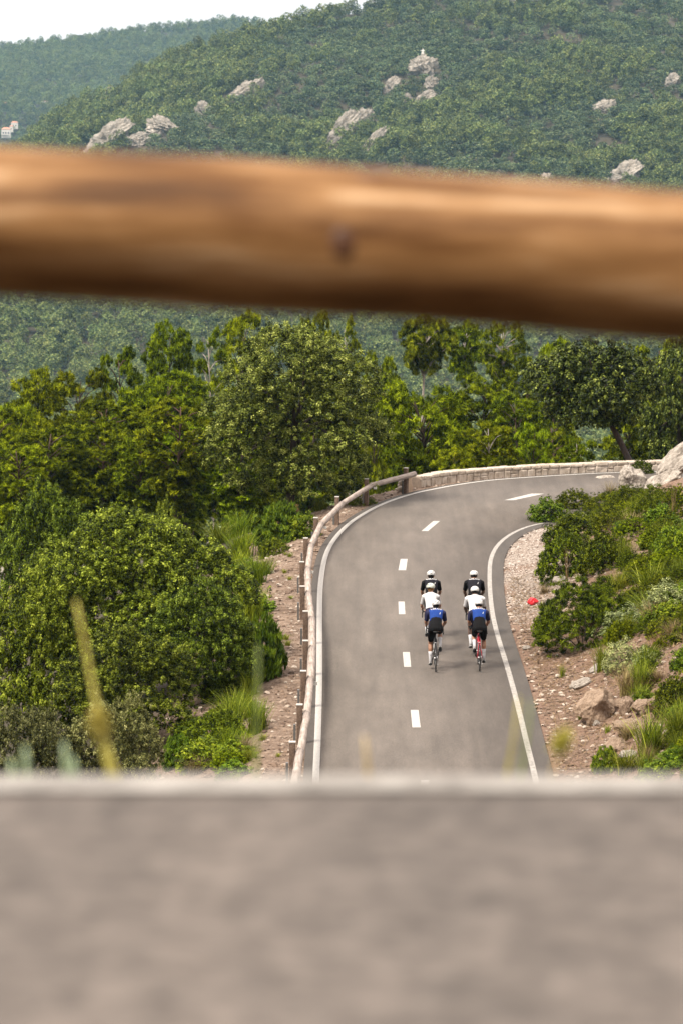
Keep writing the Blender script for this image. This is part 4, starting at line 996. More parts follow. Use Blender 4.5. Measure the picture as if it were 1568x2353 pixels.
# ------------------------------------------------------------------ guard rail of the lower road
ZR = .66
RJ = [(951.6,1087.8),(912,1095.2),(874.4,1104),(839.6,1120.4),(802.6,1142.2),(772.2,1167.2),(748.2,1189),(730.8,1215),(717.8,1240),(709,1276),(706.5,1308.6),(707.6,1341),(709,1376),(716.7,1412),(718,1460),(717.3,1498),(713.8,1555),(709,1613),(701.4,1670),(690,1727.5),(676,1785)]
RW = np.array([flat(px, py, ZR)[:2] for px, py in RJ]); RW = np.vstack([RW, [(-.98, 64), (-.98, 60)]])
RS = smooth_line(RW, 200)
s_ = np.r_[0, np.cumsum(np.linalg.norm(np.diff(RS, axis=0), axis=1))]
M_STEEL = plain('galvanised_steel', (.20, .20, .20), .5, .7, .15, 20); M_REFL = plain('white_reflector', (.75, .75, .72), .3)
rail = thing('guard_rail', 'weathered log guard rail on wooden posts along the left edge of the lower road', 'guard rail', (RS[60][0], RS[60][1], 0))
ox, oy = RS[60]
POSTS_U = [(919,1132.4),(857,1158.5),(785.9,1204),(735,1254)]
posts = [flat(*p)[:2] for p in POSTS_U]
for px, py in [(705.4,1237.5),(694,1290),(694,1346),(699,1406),(703,1473),(698,1543),(690,1621),(673,1706)]:
    posts.append(flat(px+5, py, .86)[:2])
posts.append(np.array([-1.1, 66.6])); posts.append(np.array([-1.1, 62.5]))
pd = []
for q in posts:
    j = int(np.argmin(((RS-q)**2).sum(1))); pd.append(s_[j])
cuts = [0]+sorted(pd)[0:]+[s_[-1]]
cuts = [cuts[0]]+[c for a, c in zip(cuts, cuts[1:]) if c-a > .5]
for a, b in zip(cuts[:-1], cuts[1:]):                 # one log from post to post
    m = 2; t = np.linspace(a+.012, b-.012, m); X = np.interp(t, s_, RS[:, 0]); Y = np.interp(t, s_, RS[:, 1])
    L = math.hypot(X[-1]-X[0], Y[-1]-Y[0]); ang = math.atan2(-(X[-1]-X[0]), Y[-1]-Y[0])
    mb = MB(); ca, sa = math.cos(-ang), math.sin(-ang); pts = []
    for x, y in zip(X, Y):
        dx, dy = x-X[0], y-Y[0]; pts.append(Vector((dx*ca-dy*sa, dx*sa+dy*ca, random.uniform(-.012, .012))))
    pts = [pts[0].lerp(pts[1], f_)+(Vector((random.uniform(-.006, .006), 0, random.uniform(-.006, .006))) if 0 < f_ < 1 else Vector()) for f_ in (0, .2, .4, .6, .8, 1)]
    r0 = random.uniform(.082, .098)
    mb.tube(pts, [r0*random.uniform(.98, 1.02) for _ in pts], 14)
    link('log', mb.mesh('log', M_RAIL, True), rail, (X[0]-ox, Y[0]-oy, ZR), (0, 0, ang))
for i, q in enumerate(posts):
    j = int(np.argmin(((RS-q)**2).sum(1))); j = min(max(j, 1), len(RS)-2); t = RS[j+1]-RS[j-1]; t /= np.linalg.norm(t); nr = np.array([t[1], -t[0]])
    if nr@(np.array([3.0, 95])-RS[j]) > 0: nr = -nr
    c = RS[j]+nr*.165; ang = math.atan2(t[1], t[0])
    zg = terr(*c)-.15; M = Matrix.Rotation(ang, 3, 'Z')
    mb = MB(); mb.box((0, 0, (.86+zg)/2), (.14, .13, .86-zg), M); me = mb.mesh('post', M_POST, False, .012)
    po = link('post', me, rail, (c[0]-ox, c[1]-oy, 0))
    mb = MB(); mb.box((0, 0, .872), (.15, .14, .018), M); link('cap', mb.mesh('cap', plain('weathered_cap', (.42, .40, .37), .8)), po)
    c2 = nr*.11
    mb = MB(); mb.box((c2[0], c2[1], (.55+zg)/2-.12), (.10, .05, .55-zg), M); mb.box((-c2[0]*.8, -c2[1]*.8, .66), (.06, .10, .06), M); link('bracket', mb.mesh('bracket', M_STEEL), po)
    mb = MB()
    for zz in (.74, .5): mb.tube([(nr[0]*.06, nr[1]*.06, zz), (nr[0]*.078, nr[1]*.078, zz)], .013, 8)
    link('bolt', mb.mesh('bolt', M_STEEL), po)
    if i in (1, 3, 5, 9):
        mb = MB(); mb.box((-nr[0]*.27+t[0]*.1*-1, -nr[1]*.27-t[1]*.1, .56), (.11, .02, .08), Matrix.Rotation(0, 3, 'Z')); link('reflector', mb.mesh('reflector', M_REFL), po)

# ------------------------------------------------------------------ stone parapet wall
WB = [(966,1118),(1010,1109.5),(1060,1104),(1118.5,1098.6),(1180,1094.4),(1262,1089.9),(1340,1086.2),(1405,1083.6),(1470,1081.5)]
WW = np.array([flat(*p)[:2] for p in WB]); WW = np.vstack([WW, [(18, 125.9)]]); WS = smooth_line(WW, 300)
sw = np.r_[0, np.cumsum(np.linalg.norm(np.diff(WS, axis=0), axis=1))]
M_WALL = rockmat('wall_stone', [(.28, (.15, .11, .08)), (.42, (.33, .27, .21)), (.55, (.47, .405, .34)), (.74, (.56, .51, .45))], 2.4, .03)
M_MORT = plain('mortar', (.27, .21, .165), .95, 0, .15, 8)
M_SLAB = rockmat('end_slab_stone', [(.3, (.24, .16, .10)), (.5, (.40, .29, .20)), (.72, (.50, .39, .29))], 2.0, .02)
wo = WS[0]; wall = thing('parapet_wall', 'low pale stone wall with rounded top round the outside of the bend', 'wall', (wo[0], wo[1], 0))
rr = random.Random(3)
def wallframe(s):
    x, y = np.interp(s, sw, WS[:, 0]), np.interp(s, sw, WS[:, 1]); e = .05
    tx, ty = np.interp(s+e, sw, WS[:, 0])-np.interp(s-e, sw, WS[:, 0]), np.interp(s+e, sw, WS[:, 1])-np.interp(s-e, sw, WS[:, 1])
    return x-wo[0], y-wo[1], math.atan2(ty, tx)
core = MB(); n = 80; rings = []
for i in range(n):
    s = .02+(sw[-1]-.06)*i/(n-1); x, y, a = wallframe(s); nx_, ny_ = -math.sin(a), math.cos(a)
    rings.append([(x+nx_*u, y+ny_*u, z) for u, z in ((.03, -.15), (.42, -.15), (.42, .25), (.34, .30), (.12, .30), (.04, .25))])
core.loft(rings); link('core', core.mesh('core', M_MORT), wall)
st = MB(); cp = MB()
def stone(mb, s0, s1, u0, u1, z0, z1, rnd):
    xm, ym, a = wallframe((s0+s1)/2); L = s1-s0-.016; bmn = []
    nx_, ny_ = -math.sin(a), math.cos(a); tx, ty = math.cos(a), math.sin(a)
    K = [(-1, -1), (-.6, -1), (.6, -1), (1, -1)]
    v = []
    rows = [(-.5, .86), (-.36, 1), (.36, 1), (.5, .82)]
    for zz, wz in rows:
        for sx, wx in ((-.5, .86), (-.38, 1), (.38, 1), (.5, .86)):
            zc = (z0+z1)/2+(z1-z0)*zz; q = L*sx; dep = u0+(1-min(wz, wx))*.16+rr.uniform(-rnd, rnd)
            v.append((xm+tx*q+nx_*dep, ym+ty*q+ny_*dep, zc+rr.uniform(-rnd, rnd)*.6))
    b0 = len(v)
    for zz in (-.5, .5):
        for sx in (-.5, .5): v.append((xm+tx*L*sx+nx_*u1, ym+ty*L*sx+ny_*u1, (z0+z1)/2+(z1-z0)*zz))
    f = [(i*4+j, i*4+j+1, i*4+j+5, i*4+j+4) for i in range(3) for j in range(3)]
    f += [(12, 13, 14, 15, b0+3, b0+2), (3, 2, 1, 0, b0, b0+1), (0, 4, 8, 12, b0+2, b0), (15, 11, 7, 3, b0+1, b0+3), (b0, b0+2, b0+3, b0+1)]
    mb.add(v, f)
s = .05
while s < sw[-1]-.1:
    l = rr.uniform(.22, .48); split = rr.random() < .45; e = min(s+l, sw[-1]-.05)
    if split: zz = rr.uniform(.07, .12); stone(st, s, e, 0, .2, -.08, zz, .014); stone(st, s, e, 0, .2, zz+.012, .225, .014)
    else: stone(st, s, e, 0, .2, -.08, .225, .018)
    s = e
s = .03
while s < sw[-1]-.1:
    l = rr.uniform(.28, .55); e = min(s+l, sw[-1]-.05); stone(cp, s, e, -.01, .46, .22, .345+rr.uniform(-.02, .02), .015); s = e
link('stones', st.mesh('stones', M_WALL), wall); link('coping', cp.mesh('coping', M_WALL, False, .02), wall)
A = flat(937, 1131)-np.array([wo[0], wo[1], 0]); Bp = flat(962, 1121)-np.array([wo[0], wo[1], 0])
sl_ = MB(); ax = Bp-A; ax = ax/np.linalg.norm(ax); nn = np.array([-ax[1], ax[0], 0])
w0 = .44; rng_ = []
for u in (0, .16):
    rng_.append([tuple(A+ax*q+nn*u+np.array([0, 0, z])) for q, z in ((-.02, -.1), (w0+.06, -.1), (w0+.06, .06), (w0-.04, .48), (w0-.14, .60), (.06, .56), (.0, .5))])
sl_.loft(rng_); link('end_slab', sl_.mesh('end_slab', M_SLAB, False, .02), wall)
sl_ = MB(); C0 = A+ax*.30+nn*.22
for k in range(7): sl_.ball(C0+ax*rr.uniform(-.1, .5)+nn*rr.uniform(0, .35)+np.array([0, 0, rr.uniform(.05, .42)]), (rr.uniform(.12, .2), rr.uniform(.12, .18), rr.uniform(.09, .14)), 8, 6)
link('end_stones', sl_.mesh('end_stones', M_WALL, True), wall)

# ------------------------------------------------------------------ blurred log rail in front of the lens, stalks beneath it
def fore_log():
    lx, rx = at_y(0, 506, 5.0), at_y(1568, 612, 5.0); mid = (lx+rx)/2; sl = (rx[2]-lx[2])/(rx[0]-lx[0])
    o = thing('guard_rail', 'thick warm brown log rail across the view, close and out of focus', 'guard rail', (mid[0], 5.0, ZU-.1))
    c = mid[2]-(ZU-.1); mb = MB(); n, m = 40, 160; V = []; rg = np.random.default_rng(4)
    for i in range(m+1):
        x = -2.2+4.4*i/m
        for k in range(n):
            t = 2*math.pi*k/n; r = .1075+.0022*math.sin(x*5+t)+.0016*math.sin(x*11+2*t)+.0012*math.sin(t*5+x*3)-.002*x*.4
            V.append((x, r*math.cos(t), c+x*sl+r*math.sin(t)))
    f = [(i*n+k, i*n+(k+1) % n, (i+1)*n+(k+1) % n, (i+1)*n+k) for i in range(m) for k in range(n)]
    mb.add(V, f); mb.add(V[:n], [tuple(range(n))]); mb.add(V[-n:], [tuple(range(n))])
    link('log', mb.mesh('log', M_LOG, True), o)
    kn = plain('dark_knot', (.075, .026, .007), .6, 0, .5, 60)
    for (px, py, a, b) in [(787, 556, .020, .022), (845, 408, .026, .010)]:
        q = at_y(px, py, 4.9); zc = q[2]-(ZU-.1)-(c+(q[0]-mid[0])*sl); zc = max(min(zc, .103), -.103)
        yy = -math.sqrt(max(.1075**2-zc*zc, 0)); al = math.atan2(zc, -yy)
        mb = MB(); mb.ball((q[0]-mid[0], yy*.985, c+(q[0]-mid[0])*sl+zc*.985), (a, .004, b), 12, 6, Matrix.Rotation(-al, 3, 'X')); link('knot', mb.mesh('knot', kn, True), o)
    for x in (-2.0, 2.0):
        mb = MB(); mb.box((x, .17, .35), (.16, .13, 1.5)); link('post', mb.mesh('post', M_POST, False, .012), o)
fore_log()
def stalk(name, pts, Y, w0, head, mat, hmat, lab, leafy=False):
    """grass stalk whose stem passes through the given picture points at distance Y, rooted in the slope below the road"""
    P3 = [at_y(px, py, Y+dy) for px, py, dy in pts]; zb = terr(P3[0][0], P3[0][1]); root = np.array([P3[0][0], P3[0][1], zb])
    o = thing(name, lab, 'grass stalk', root, 0, 'blurred stalks under the log')
    Q = [np.zeros(3)]+[p-root for p in P3]; mb = MB(); k = len(Q)
    mb.tube(Q, [w0*(1-.75*i/(k-1)) for i in range(k)], 6); link('stem', mb.mesh('stem', mat, True), o)
    if head:
        a, b, r = head; A_, B_ = Q[-1]*a+Q[-2]*(1-a), Q[-1]; V = []
        m = 60; t = rng.random(m)[:, None]; C = A_*(1-t)+B_*t+rng.normal(size=(m, 3))*r*.35
        v, at = needle_cloud(C, np.full(m, r*.6), 6, .035, .006, .6)
        link('seed_head', mesh_np('seed_head', v, np.arange(len(v)).reshape(-1, 4), hmat, at), o)
    if leafy:
        mb = MB()
        for q, sgn in ((1, 1), (2, -1)):
            b = Vector(Q[q]); mb.tube([b, b+Vector((sgn*.03, 0, .12)), b+Vector((sgn*.09, 0, .18))], [.004, .004, .001], 4)
        link('leaf', mb.mesh('leaf', mat), o)
M_STALK = plain('straw_stalk', (.40, .35, .06), .6, 0, .15, 10); M_STALKG = plain('green_stalk', (.20, .26, .06), .6, 0, .2, 10); M_STALKT = plain('tan_stalk', (.46, .35, .17), .6, 0, .15, 10); M_STALKB = plain('sage_stalk', (.26, .34, .20), .6, 0, .2, 10)
stalk('grass_stalk', [(275,1800,0),(240,1700,.05),(215,1580,.1),(190,1450,.12),(175,1380,.14)], 6.2, .0085, None, M_STALK, L_STRAW, 'tallest yellow stalk over the dark oak shrub')
stalk('grass_stalk', [(262,1800,0),(245,1740,0),(232,1690,0),(226,1640,0)], 6.0, .010, (0, 1, .011), M_STALK, L_STRAW, 'short thick yellow stalk at the foot of the tallest one')
stalk('grass_stalk', [(847,1800,0),(842,1750,0),(836,1690,0)], 6.3, .009, None, M_STALKT, None, 'tan stalk in front of the middle of the lower road')
stalk('grass_stalk', [(1160,1800,0),(1178,1700,0),(1190,1600,0)], 6.8, .006, None, M_STALK, None, 'faint yellow stalk before the white line on the right')
stalk('grass_stalk', [(1192,1800,0),(1208,1700,0),(1218,1610,0)], 6.6, .006, None, M_STALKG, None, 'faint greenish stalk right of the yellow one on the white line')
stalk('grass_stalk', [(1262,1800,0),(1280,1720,0),(1296,1690,0)], 6.4, .006, (0, 1, .007), M_STALKT, L_STRAW, 'bent tan stalk before the brown litter')
stalk('grass_stalk', [(588,1800,0),(592,1640,0),(594,1480,0)], 7.4, .006, None, M_STALKG, None, 'faint green stalk over the feathery bush')
for i, (px, top) in enumerate([(30, 1745), (62, 1715), (152, 1705), (172, 1740)]):
    stalk('grass_stalk', [(px+6, 1805, 0), (px, (1800+top)/2, 0), (px-4, top, 0)], 6.1, .012, None, M_STALKB, None, ['first', 'second', 'third', 'last'][i]+' of the soft sage green blades along the lower left edge')

# ------------------------------------------------------------------ red bag on the verge
def red_bag():
    p = hit(1223, 1390); s = 30/F*p[1]; bm = bmesh.new(); bmesh.ops.create_icosphere(bm, subdivisions=4, radius=.5)
    from mathutils import noise as mn
    for v in bm.verts:
        q = v.co.copy(); h = abs(mn.noise(q*2.6+Vector((3, 1, 7))))*.55+abs(mn.noise(q*6))*.25
        v.co = q*(.78+h*.55); v.co.x *= 1.05; v.co.z = max(v.co.z*.85, -.25)
    me = bpy.data.meshes.new('plastic_bag'); bm.to_mesh(me); bm.free(); me.materials.append(plain('red_plastic', (.55, .012, .022), .35, 0, .3, 4))
    o = link('plastic_bag', me, None, (p[0], p[1], p[2]+s*.22), (0, .2, .6), (s, s*.8, s*.9)); tag(o, 'crumpled red plastic bag lying on the gravel beside the largest dark mound', 'bag')
red_bag()
# ------------------------------------------------------------------ bicycles
WR = .335; BB = Vector((0, .41, .275)); FWY = .99; CRK = .1725
M_TYRE = plain('tyre_rubber', (.012, .012, .013), .7); M_CARB = plain('black_carbon', (.014, .014, .016), .35); M_RED = plain('red_frame_paint', (.42, .01, .03), .3)
M_METAL = plain('bright_metal', (.55, .55, .56), .3, .9); M_GREY = plain('grey_frame_paint', (.12, .12, .13), .35); M_TAPE = plain('bar_tape', (.012, .012, .012), .8); M_BOTT = plain('white_bottle', (.7, .7, .7), .4)
def ring(mb, c, R_, r, n=40, m=8, mi=0, sx=1.0):
    v = []
    for i in range(n):
        a = 2*math.pi*i/n
        for k in range(m):
            t = 2*math.pi*k/m; q = R_+r*math.cos(t); v.append((c[0]+r*sx*math.sin(t), c[1]+q*math.cos(a), c[2]+q*math.sin(a)))
    mb.add(v, [(i*m+k, i*m+(k+1) % m, ((i+1) % n)*m+(k+1) % m, ((i+1) % n)*m+k) for i in range(n) for k in range(m)], mi)
def wheel_meshes():
    t = MB(); ring(t, (0, 0, 0), WR-.0145, .0145)
    r = MB(); ring(r, (0, 0, 0), WR-.045, .022, 40, 8, 0, .5)
    s = MB()
    for k in range(20):
        a = 2*math.pi*k/20; sx = .028 if k % 2 else -.028
        s.tube([(sx, .02*math.cos(a+.8), .02*math.sin(a+.8)), (0, (WR-.06)*math.cos(a), (WR-.06)*math.sin(a))], .0016, 4)
    s.tube([(-.05, 0, 0), (-.03, 0, 0), (.03, 0, 0), (.05, 0, 0)], [.012, .022, .022, .012], 10)
    return t.mesh('tyre', M_TYRE, True), r.mesh('rim', M_CARB, True), s.mesh('spokes', M_METAL, True)
WHEEL = wheel_meshes()
HEAD_T, HEAD_B = Vector((0, .80, .86)), Vector((0, .845, .71)); SEATC = Vector((0, .20, .965)); SEATT = Vector((0, .245, .82))
def frame_mesh():
    m = MB(); RA = Vector((0, 0, WR))
    m.tube([SEATT, BB], [.017, .021], 10); m.tube([HEAD_T-Vector((0, 0, .02)), SEATT], [.020, .017], 10); m.tube([HEAD_B, BB], [.027, .027], 10); m.tube([HEAD_T, HEAD_B], [.022, .025], 10)
    for s in (-1, 1):
        m.tube([SEATT+Vector((s*.012, -.01, -.05)), Vector((s*.03, .14, .55)), RA+Vector((s*.062, .01, .01))], [.009, .009, .008], 8)
        m.tube([BB+Vector((s*.03, -.02, 0)), Vector((s*.045, .22, .29)), RA+Vector((s*.062, .01, -.005))], [.011, .010, .009], 8)
    m.tube([BB+Vector((-.04, 0, 0)), BB+Vector((.04, 0, 0))], .023, 10); return m.mesh('frame', M_CARB, True)
def fork_mesh():
    m = MB()
    for s in (-1, 1): m.tube([HEAD_B+Vector((s*.02, .0, -.02)), Vector((s*.045, .875, .60)), Vector((s*.05, FWY, WR))], [.016, .014, .009], 8)
    return m.mesh('fork', M_CARB, True)
def bar_meshes():
    b = MB(); b.tube([HEAD_T+Vector((0, 0, -.01)), Vector((0, .795, .91)), Vector((0, .875, .925))], [.018, .018, .017], 8)
    for s in (-1, 1):
        b.tube([(0, .875, .925), (s*.12, .875, .925), (s*.19, .885, .925), (s*.2, .94, .92), (s*.205, .975, .885), (s*.208, .965, .83), (s*.21, .92, .80), (s*.212, .83, .795)], [.014, .014, .016, .017, .017, .016, .016, .016], 8)
    h = []
    for s in (-1, 1):
        m = MB(); m.tube([(s*.2, .93, .925), (s*.2, .99, .935), (s*.2, 1.02, .985)], [.018, .019, .013], 8); m.tube([(s*.2, 1.01, .94), (s*.203, 1.02, .88), (s*.206, .99, .80)], [.008, .007, .006], 6); h.append(m.mesh('hood', M_TAPE, True))
    return b.mesh('handlebar', M_TAPE, True), h
def saddle_mesh():
    m = MB()
    R_ = []
    for y, w_, z in ((.06, .045, .972), (.075, .068, .975), (.12, .07, .97), (.18, .042, .966), (.26, .024, .966), (.33, .02, .965), (.345, .012, .962)):
        R_.append([(w_*math.cos(t), y, z+(.018*math.sin(t) if math.sin(t) > 0 else .026*math.sin(t))) for t in [2*math.pi*k/12 for k in range(12)]])
    m.loft(R_)
    for s in (-1, 1): m.tube([(s*.025, .09, .95), (s*.022, .17, .925), (s*.022, .26, .945)], .004, 5)
    return m.mesh('saddle', M_TAPE, True)
def post_mesh():
    m = MB(); m.tube([SEATT-Vector((0, -.01, .03)), SEATT, Vector((0, .205, .94))], .0145, 10); m.tube([(-.02, .19, .93), (.02, .19, .93)], .014, 8); return m.mesh('seatpost', M_CARB, True)
def crank_meshes():
    m = MB()
    for s, d in ((1, 1), (-1, -1)):
        m.tube([(s*.055, 0, 0), (s*.075, 0, -d*CRK*.5), (s*.08, 0, -d*CRK)], [.016, .013, .013], 8)
    m.tube([(-.06, 0, 0), (.06, 0, 0)], .014, 8)
    r = MB(); ring(r, (.048, 0, 0), .096, .006, 28, 6); ring(r, (.042, 0, 0), .07, .006, 24, 6)
    for k in range(4): a = k*1.571+.4; r.tube([(.048, 0, 0), (.048, .095*math.cos(a), .095*math.sin(a))], .010, 5)
    p = MB(); p.box((0, 0, 0), (.07, .075, .022)); p.tube([(-.05, 0, 0), (.05, 0, 0)], .008, 6)
    return m.mesh('crankset', M_METAL if False else M_CARB, True), r.mesh('chainring', M_GREY, True), p.mesh('pedal', M_GREY, False, .005)
FRAME, FORK, (BAR, HOODS), SADDLE, SPOST, (CRANK, CRING, PEDAL) = frame_mesh(), fork_mesh(), bar_meshes(), saddle_mesh(), post_mesh(), crank_meshes()
def cassette_mesh():
    m = MB(); 
    for k in range(5): ring(m, (.028+.005*k, 0, WR), .05-.006*k, .004, 24, 5)
    return m.mesh('cassette', M_METAL, True)
def derail_mesh():
    m = MB(); m.box((.062, .01, WR-.05), (.03, .035, .06)); m.box((.055, .04, WR-.14), (.016, .03, .10), Matrix.Rotation(.3, 3, 'X'))
    for z in (-.10, -.17): m.tube([(.046, .03, WR+z), (.06, .03, WR+z)], .02, 10)
    return m.mesh('derailleur', M_METAL, False, .003)
def chain_mesh():
    m = MB()
    m.tube([(.046, .0, WR+.04), (.048, BB.y, BB.z+.096)], .004, 4); m.tube([(.046, .03, WR-.18), (.048, BB.y, BB.z-.096)], .004, 4); return m.mesh('chain', M_GREY)
def bottle_mesh():
    m = MB(); d = (BB-HEAD_B).normalized(); a = HEAD_B+d*.24+Vector((0, -.045, .03)); m.tube([a-d*.02, a, a+d*.15, a+d*.16], [.015, .034, .036, .030], 10); return m.mesh('bottle', M_BOTT, True)
CASS, DERA, CHAIN, BOTTLE = cassette_mesh(), derail_mesh(), chain_mesh(), bottle_mesh()
def brake_mesh(y, z):
    m = MB(); m.tube([(-.032, y, z-.05), (-.025, y-.01, z), (.025, y-.01, z), (.032, y, z-.05)], .009, 6); return m.mesh('brake', M_METAL, True)
BRAKE = brake_mesh(.10, .70)
def bicycle(x, y, rz, phi, fmat, lab, bottle=True):
    o = thing('road_bicycle', lab, 'bicycle', (x, y, 0), rz, 'road bicycles of the six riders')
    def L(n, me, mat=None, par=None, **k):
        q = link(n, me, par or o, **k)
        if mat: q.material_slots[0].link = 'OBJECT'; q.material_slots[0].material = mat
        return q
    L('frame', FRAME, fmat); L('fork', FORK, fmat); L('saddle', SADDLE); L('seatpost', SPOST); b = L('handlebar', BAR)
    for h in HOODS: L('hood', h, None, b)
    for yy in (0, FWY):
        w_ = L('wheel', WHEEL[1], None, None, loc=(0, yy, WR), rot=(random.uniform(0, 6), 0, 0)); L('tyre', WHEEL[0], None, w_); L('spokes', WHEEL[2], None, w_)
    c = L('crankset', CRANK, None, None, loc=BB, rot=(phi, 0, 0)); L('chainring', CRING, None, c)
    for s, d in ((1, 1), (-1, -1)): L('pedal', PEDAL, None, c, loc=(s*.125, 0, -d*CRK), rot=(-phi, 0, 0))
    L('cassette', CASS); L('derailleur', DERA); L('chain', CHAIN); L('brake', BRAKE)
    if bottle: L('bottle', BOTTLE)
    return o

# ------------------------------------------------------------------ riders
def remesh(mb, name, mats, vox, smooth=4):
    me = mb.mesh(name+'_raw', mats, True); o = bpy.data.objects.new(name+'_raw', me); COL.objects.link(o)
    r = o.modifiers.new('r', 'REMESH'); r.mode = 'VOXEL'; r.voxel_size = vox; r.use_smooth_shade = True
    s = o.modifiers.new('s', 'SMOOTH'); s.factor = .5; s.iterations = smooth
    dg = bpy.context.evaluated_depsgraph_get(); out = bpy.data.meshes.new_from_object(o.evaluated_get(dg)); out.name = name
    bpy.data.objects.remove(o); bpy.data.meshes.remove(me)
    out.materials.clear()
    for m in (mats if isinstance(mats, (list, tuple)) else [mats]): out.materials.append(m)
    out.polygons.foreach_set('use_smooth', [True]*len(out.polygons)); return out
def skin_mat(name, c):
    m, n, b = new_mat(name); f = noise(n, 25, 3, .5, objco(n))
    setc(n, b, ramp(n, f, [(.3, tuple(x*.88 for x in c)), (.7, tuple(x*1.1 for x in c))]).outputs[0]); b.inputs['Roughness'].default_value = .5
    b.inputs['Subsurface Weight'].default_value = .08; b.inputs['Subsurface Radius'].default_value = (.02, .008, .004); return m
SK = {'tan': skin_mat('tan_skin', (.30, .155, .095)), 'fair': skin_mat('fair_skin', (.38, .215, .16)), 'dark': skin_mat('dark_skin', (.075, .034, .02)), 'brown': skin_mat('brown_skin', (.14, .066, .037))}
def cloth(name, c, rough=.85):
    m = plain(name, c, rough, 0, .10, 14); m.node_tree.nodes['Principled BSDF'].inputs['Specular IOR Level'].default_value = .15; return m
C_BLUE = cloth('blue_jersey_cloth', (.012, .042, .20)); C_NAVY = cloth('navy_cloth', (.018, .020, .055)); C_BLACK = cloth('black_cloth', (.004, .0037, .0045)); C_BLKJ = cloth('black_jersey_cloth', (.011, .0105, .015)); C_WHITE = cloth('white_jersey_cloth', (.50, .50, .515)); C_SHORTN = cloth('dark_navy_shorts', (.022, .020, .045))
C_SOCK = cloth('white_sock_cloth', (.46, .46, .48)); C_SHOEW = cloth('white_shoe', (.45, .45, .45), .35); C_SHOEB = cloth('black_sole', (.015, .015, .015), .5); C_HELM = plain('white_helmet_shell', (.52, .52, .515), .3, 0, .02, 4); C_HELMG = plain('sage_white_helmet', (.44, .47, .42), .3, 0, .03, 4); C_VENT = plain('dark_vent', (.008, .008, .010), .6); C_LET = plain('white_print', (.55, .55, .56), .6, 0, .02)
HAIR = {'black': cloth('black_hair', (.008, .007, .007), .5), 'auburn': leaf_mat('auburn_hair', (.16, .07, .02), (.30, .14, .04), (.46, .26, .09), .1, .45)}
C_EYE = plain('eye', (.02, .015, .012), .2); C_LIP = plain('lips', (.30, .10, .09), .5); C_LIGHT = plain('grey_sock_print', (.22, .22, .30), .7)
def ik(hip, ank, l1, l2):
    d = ank-hip; D = min(d.length, l1+l2-.004); a = math.acos((l1*l1+D*D-l2*l2)/(2*l1*D)); u = d.normalized()
    f = Vector((0, 1, 0)); f = (f-u*f.dot(u)).normalized()
    return hip+u*(l1*math.cos(a))+f*(l1*math.sin(a))
def ering(c, rx, ry, tan, n=18):
    c = Vector(c); X = Vector((1, 0, 0)); N = tan.normalized().cross(X).normalized()
    return [c+X*(rx*math.cos(2*math.pi*k/n))+N*(ry*math.sin(2*math.pi*k/n)) for k in range(n)]
def torso(mb, S, g, i0=0, i1=None):
    P_ = [Vector(p[0]) for p in S]; i1 = i1 or len(S); R_ = []
    for i in range(i0, i1):
        t = P_[min(i+1, len(P_)-1)]-P_[max(i-1, 0)]; R_.append(ering(P_[i], S[i][1]+g, S[i][2]+g, t))
    mb.loft(R_)
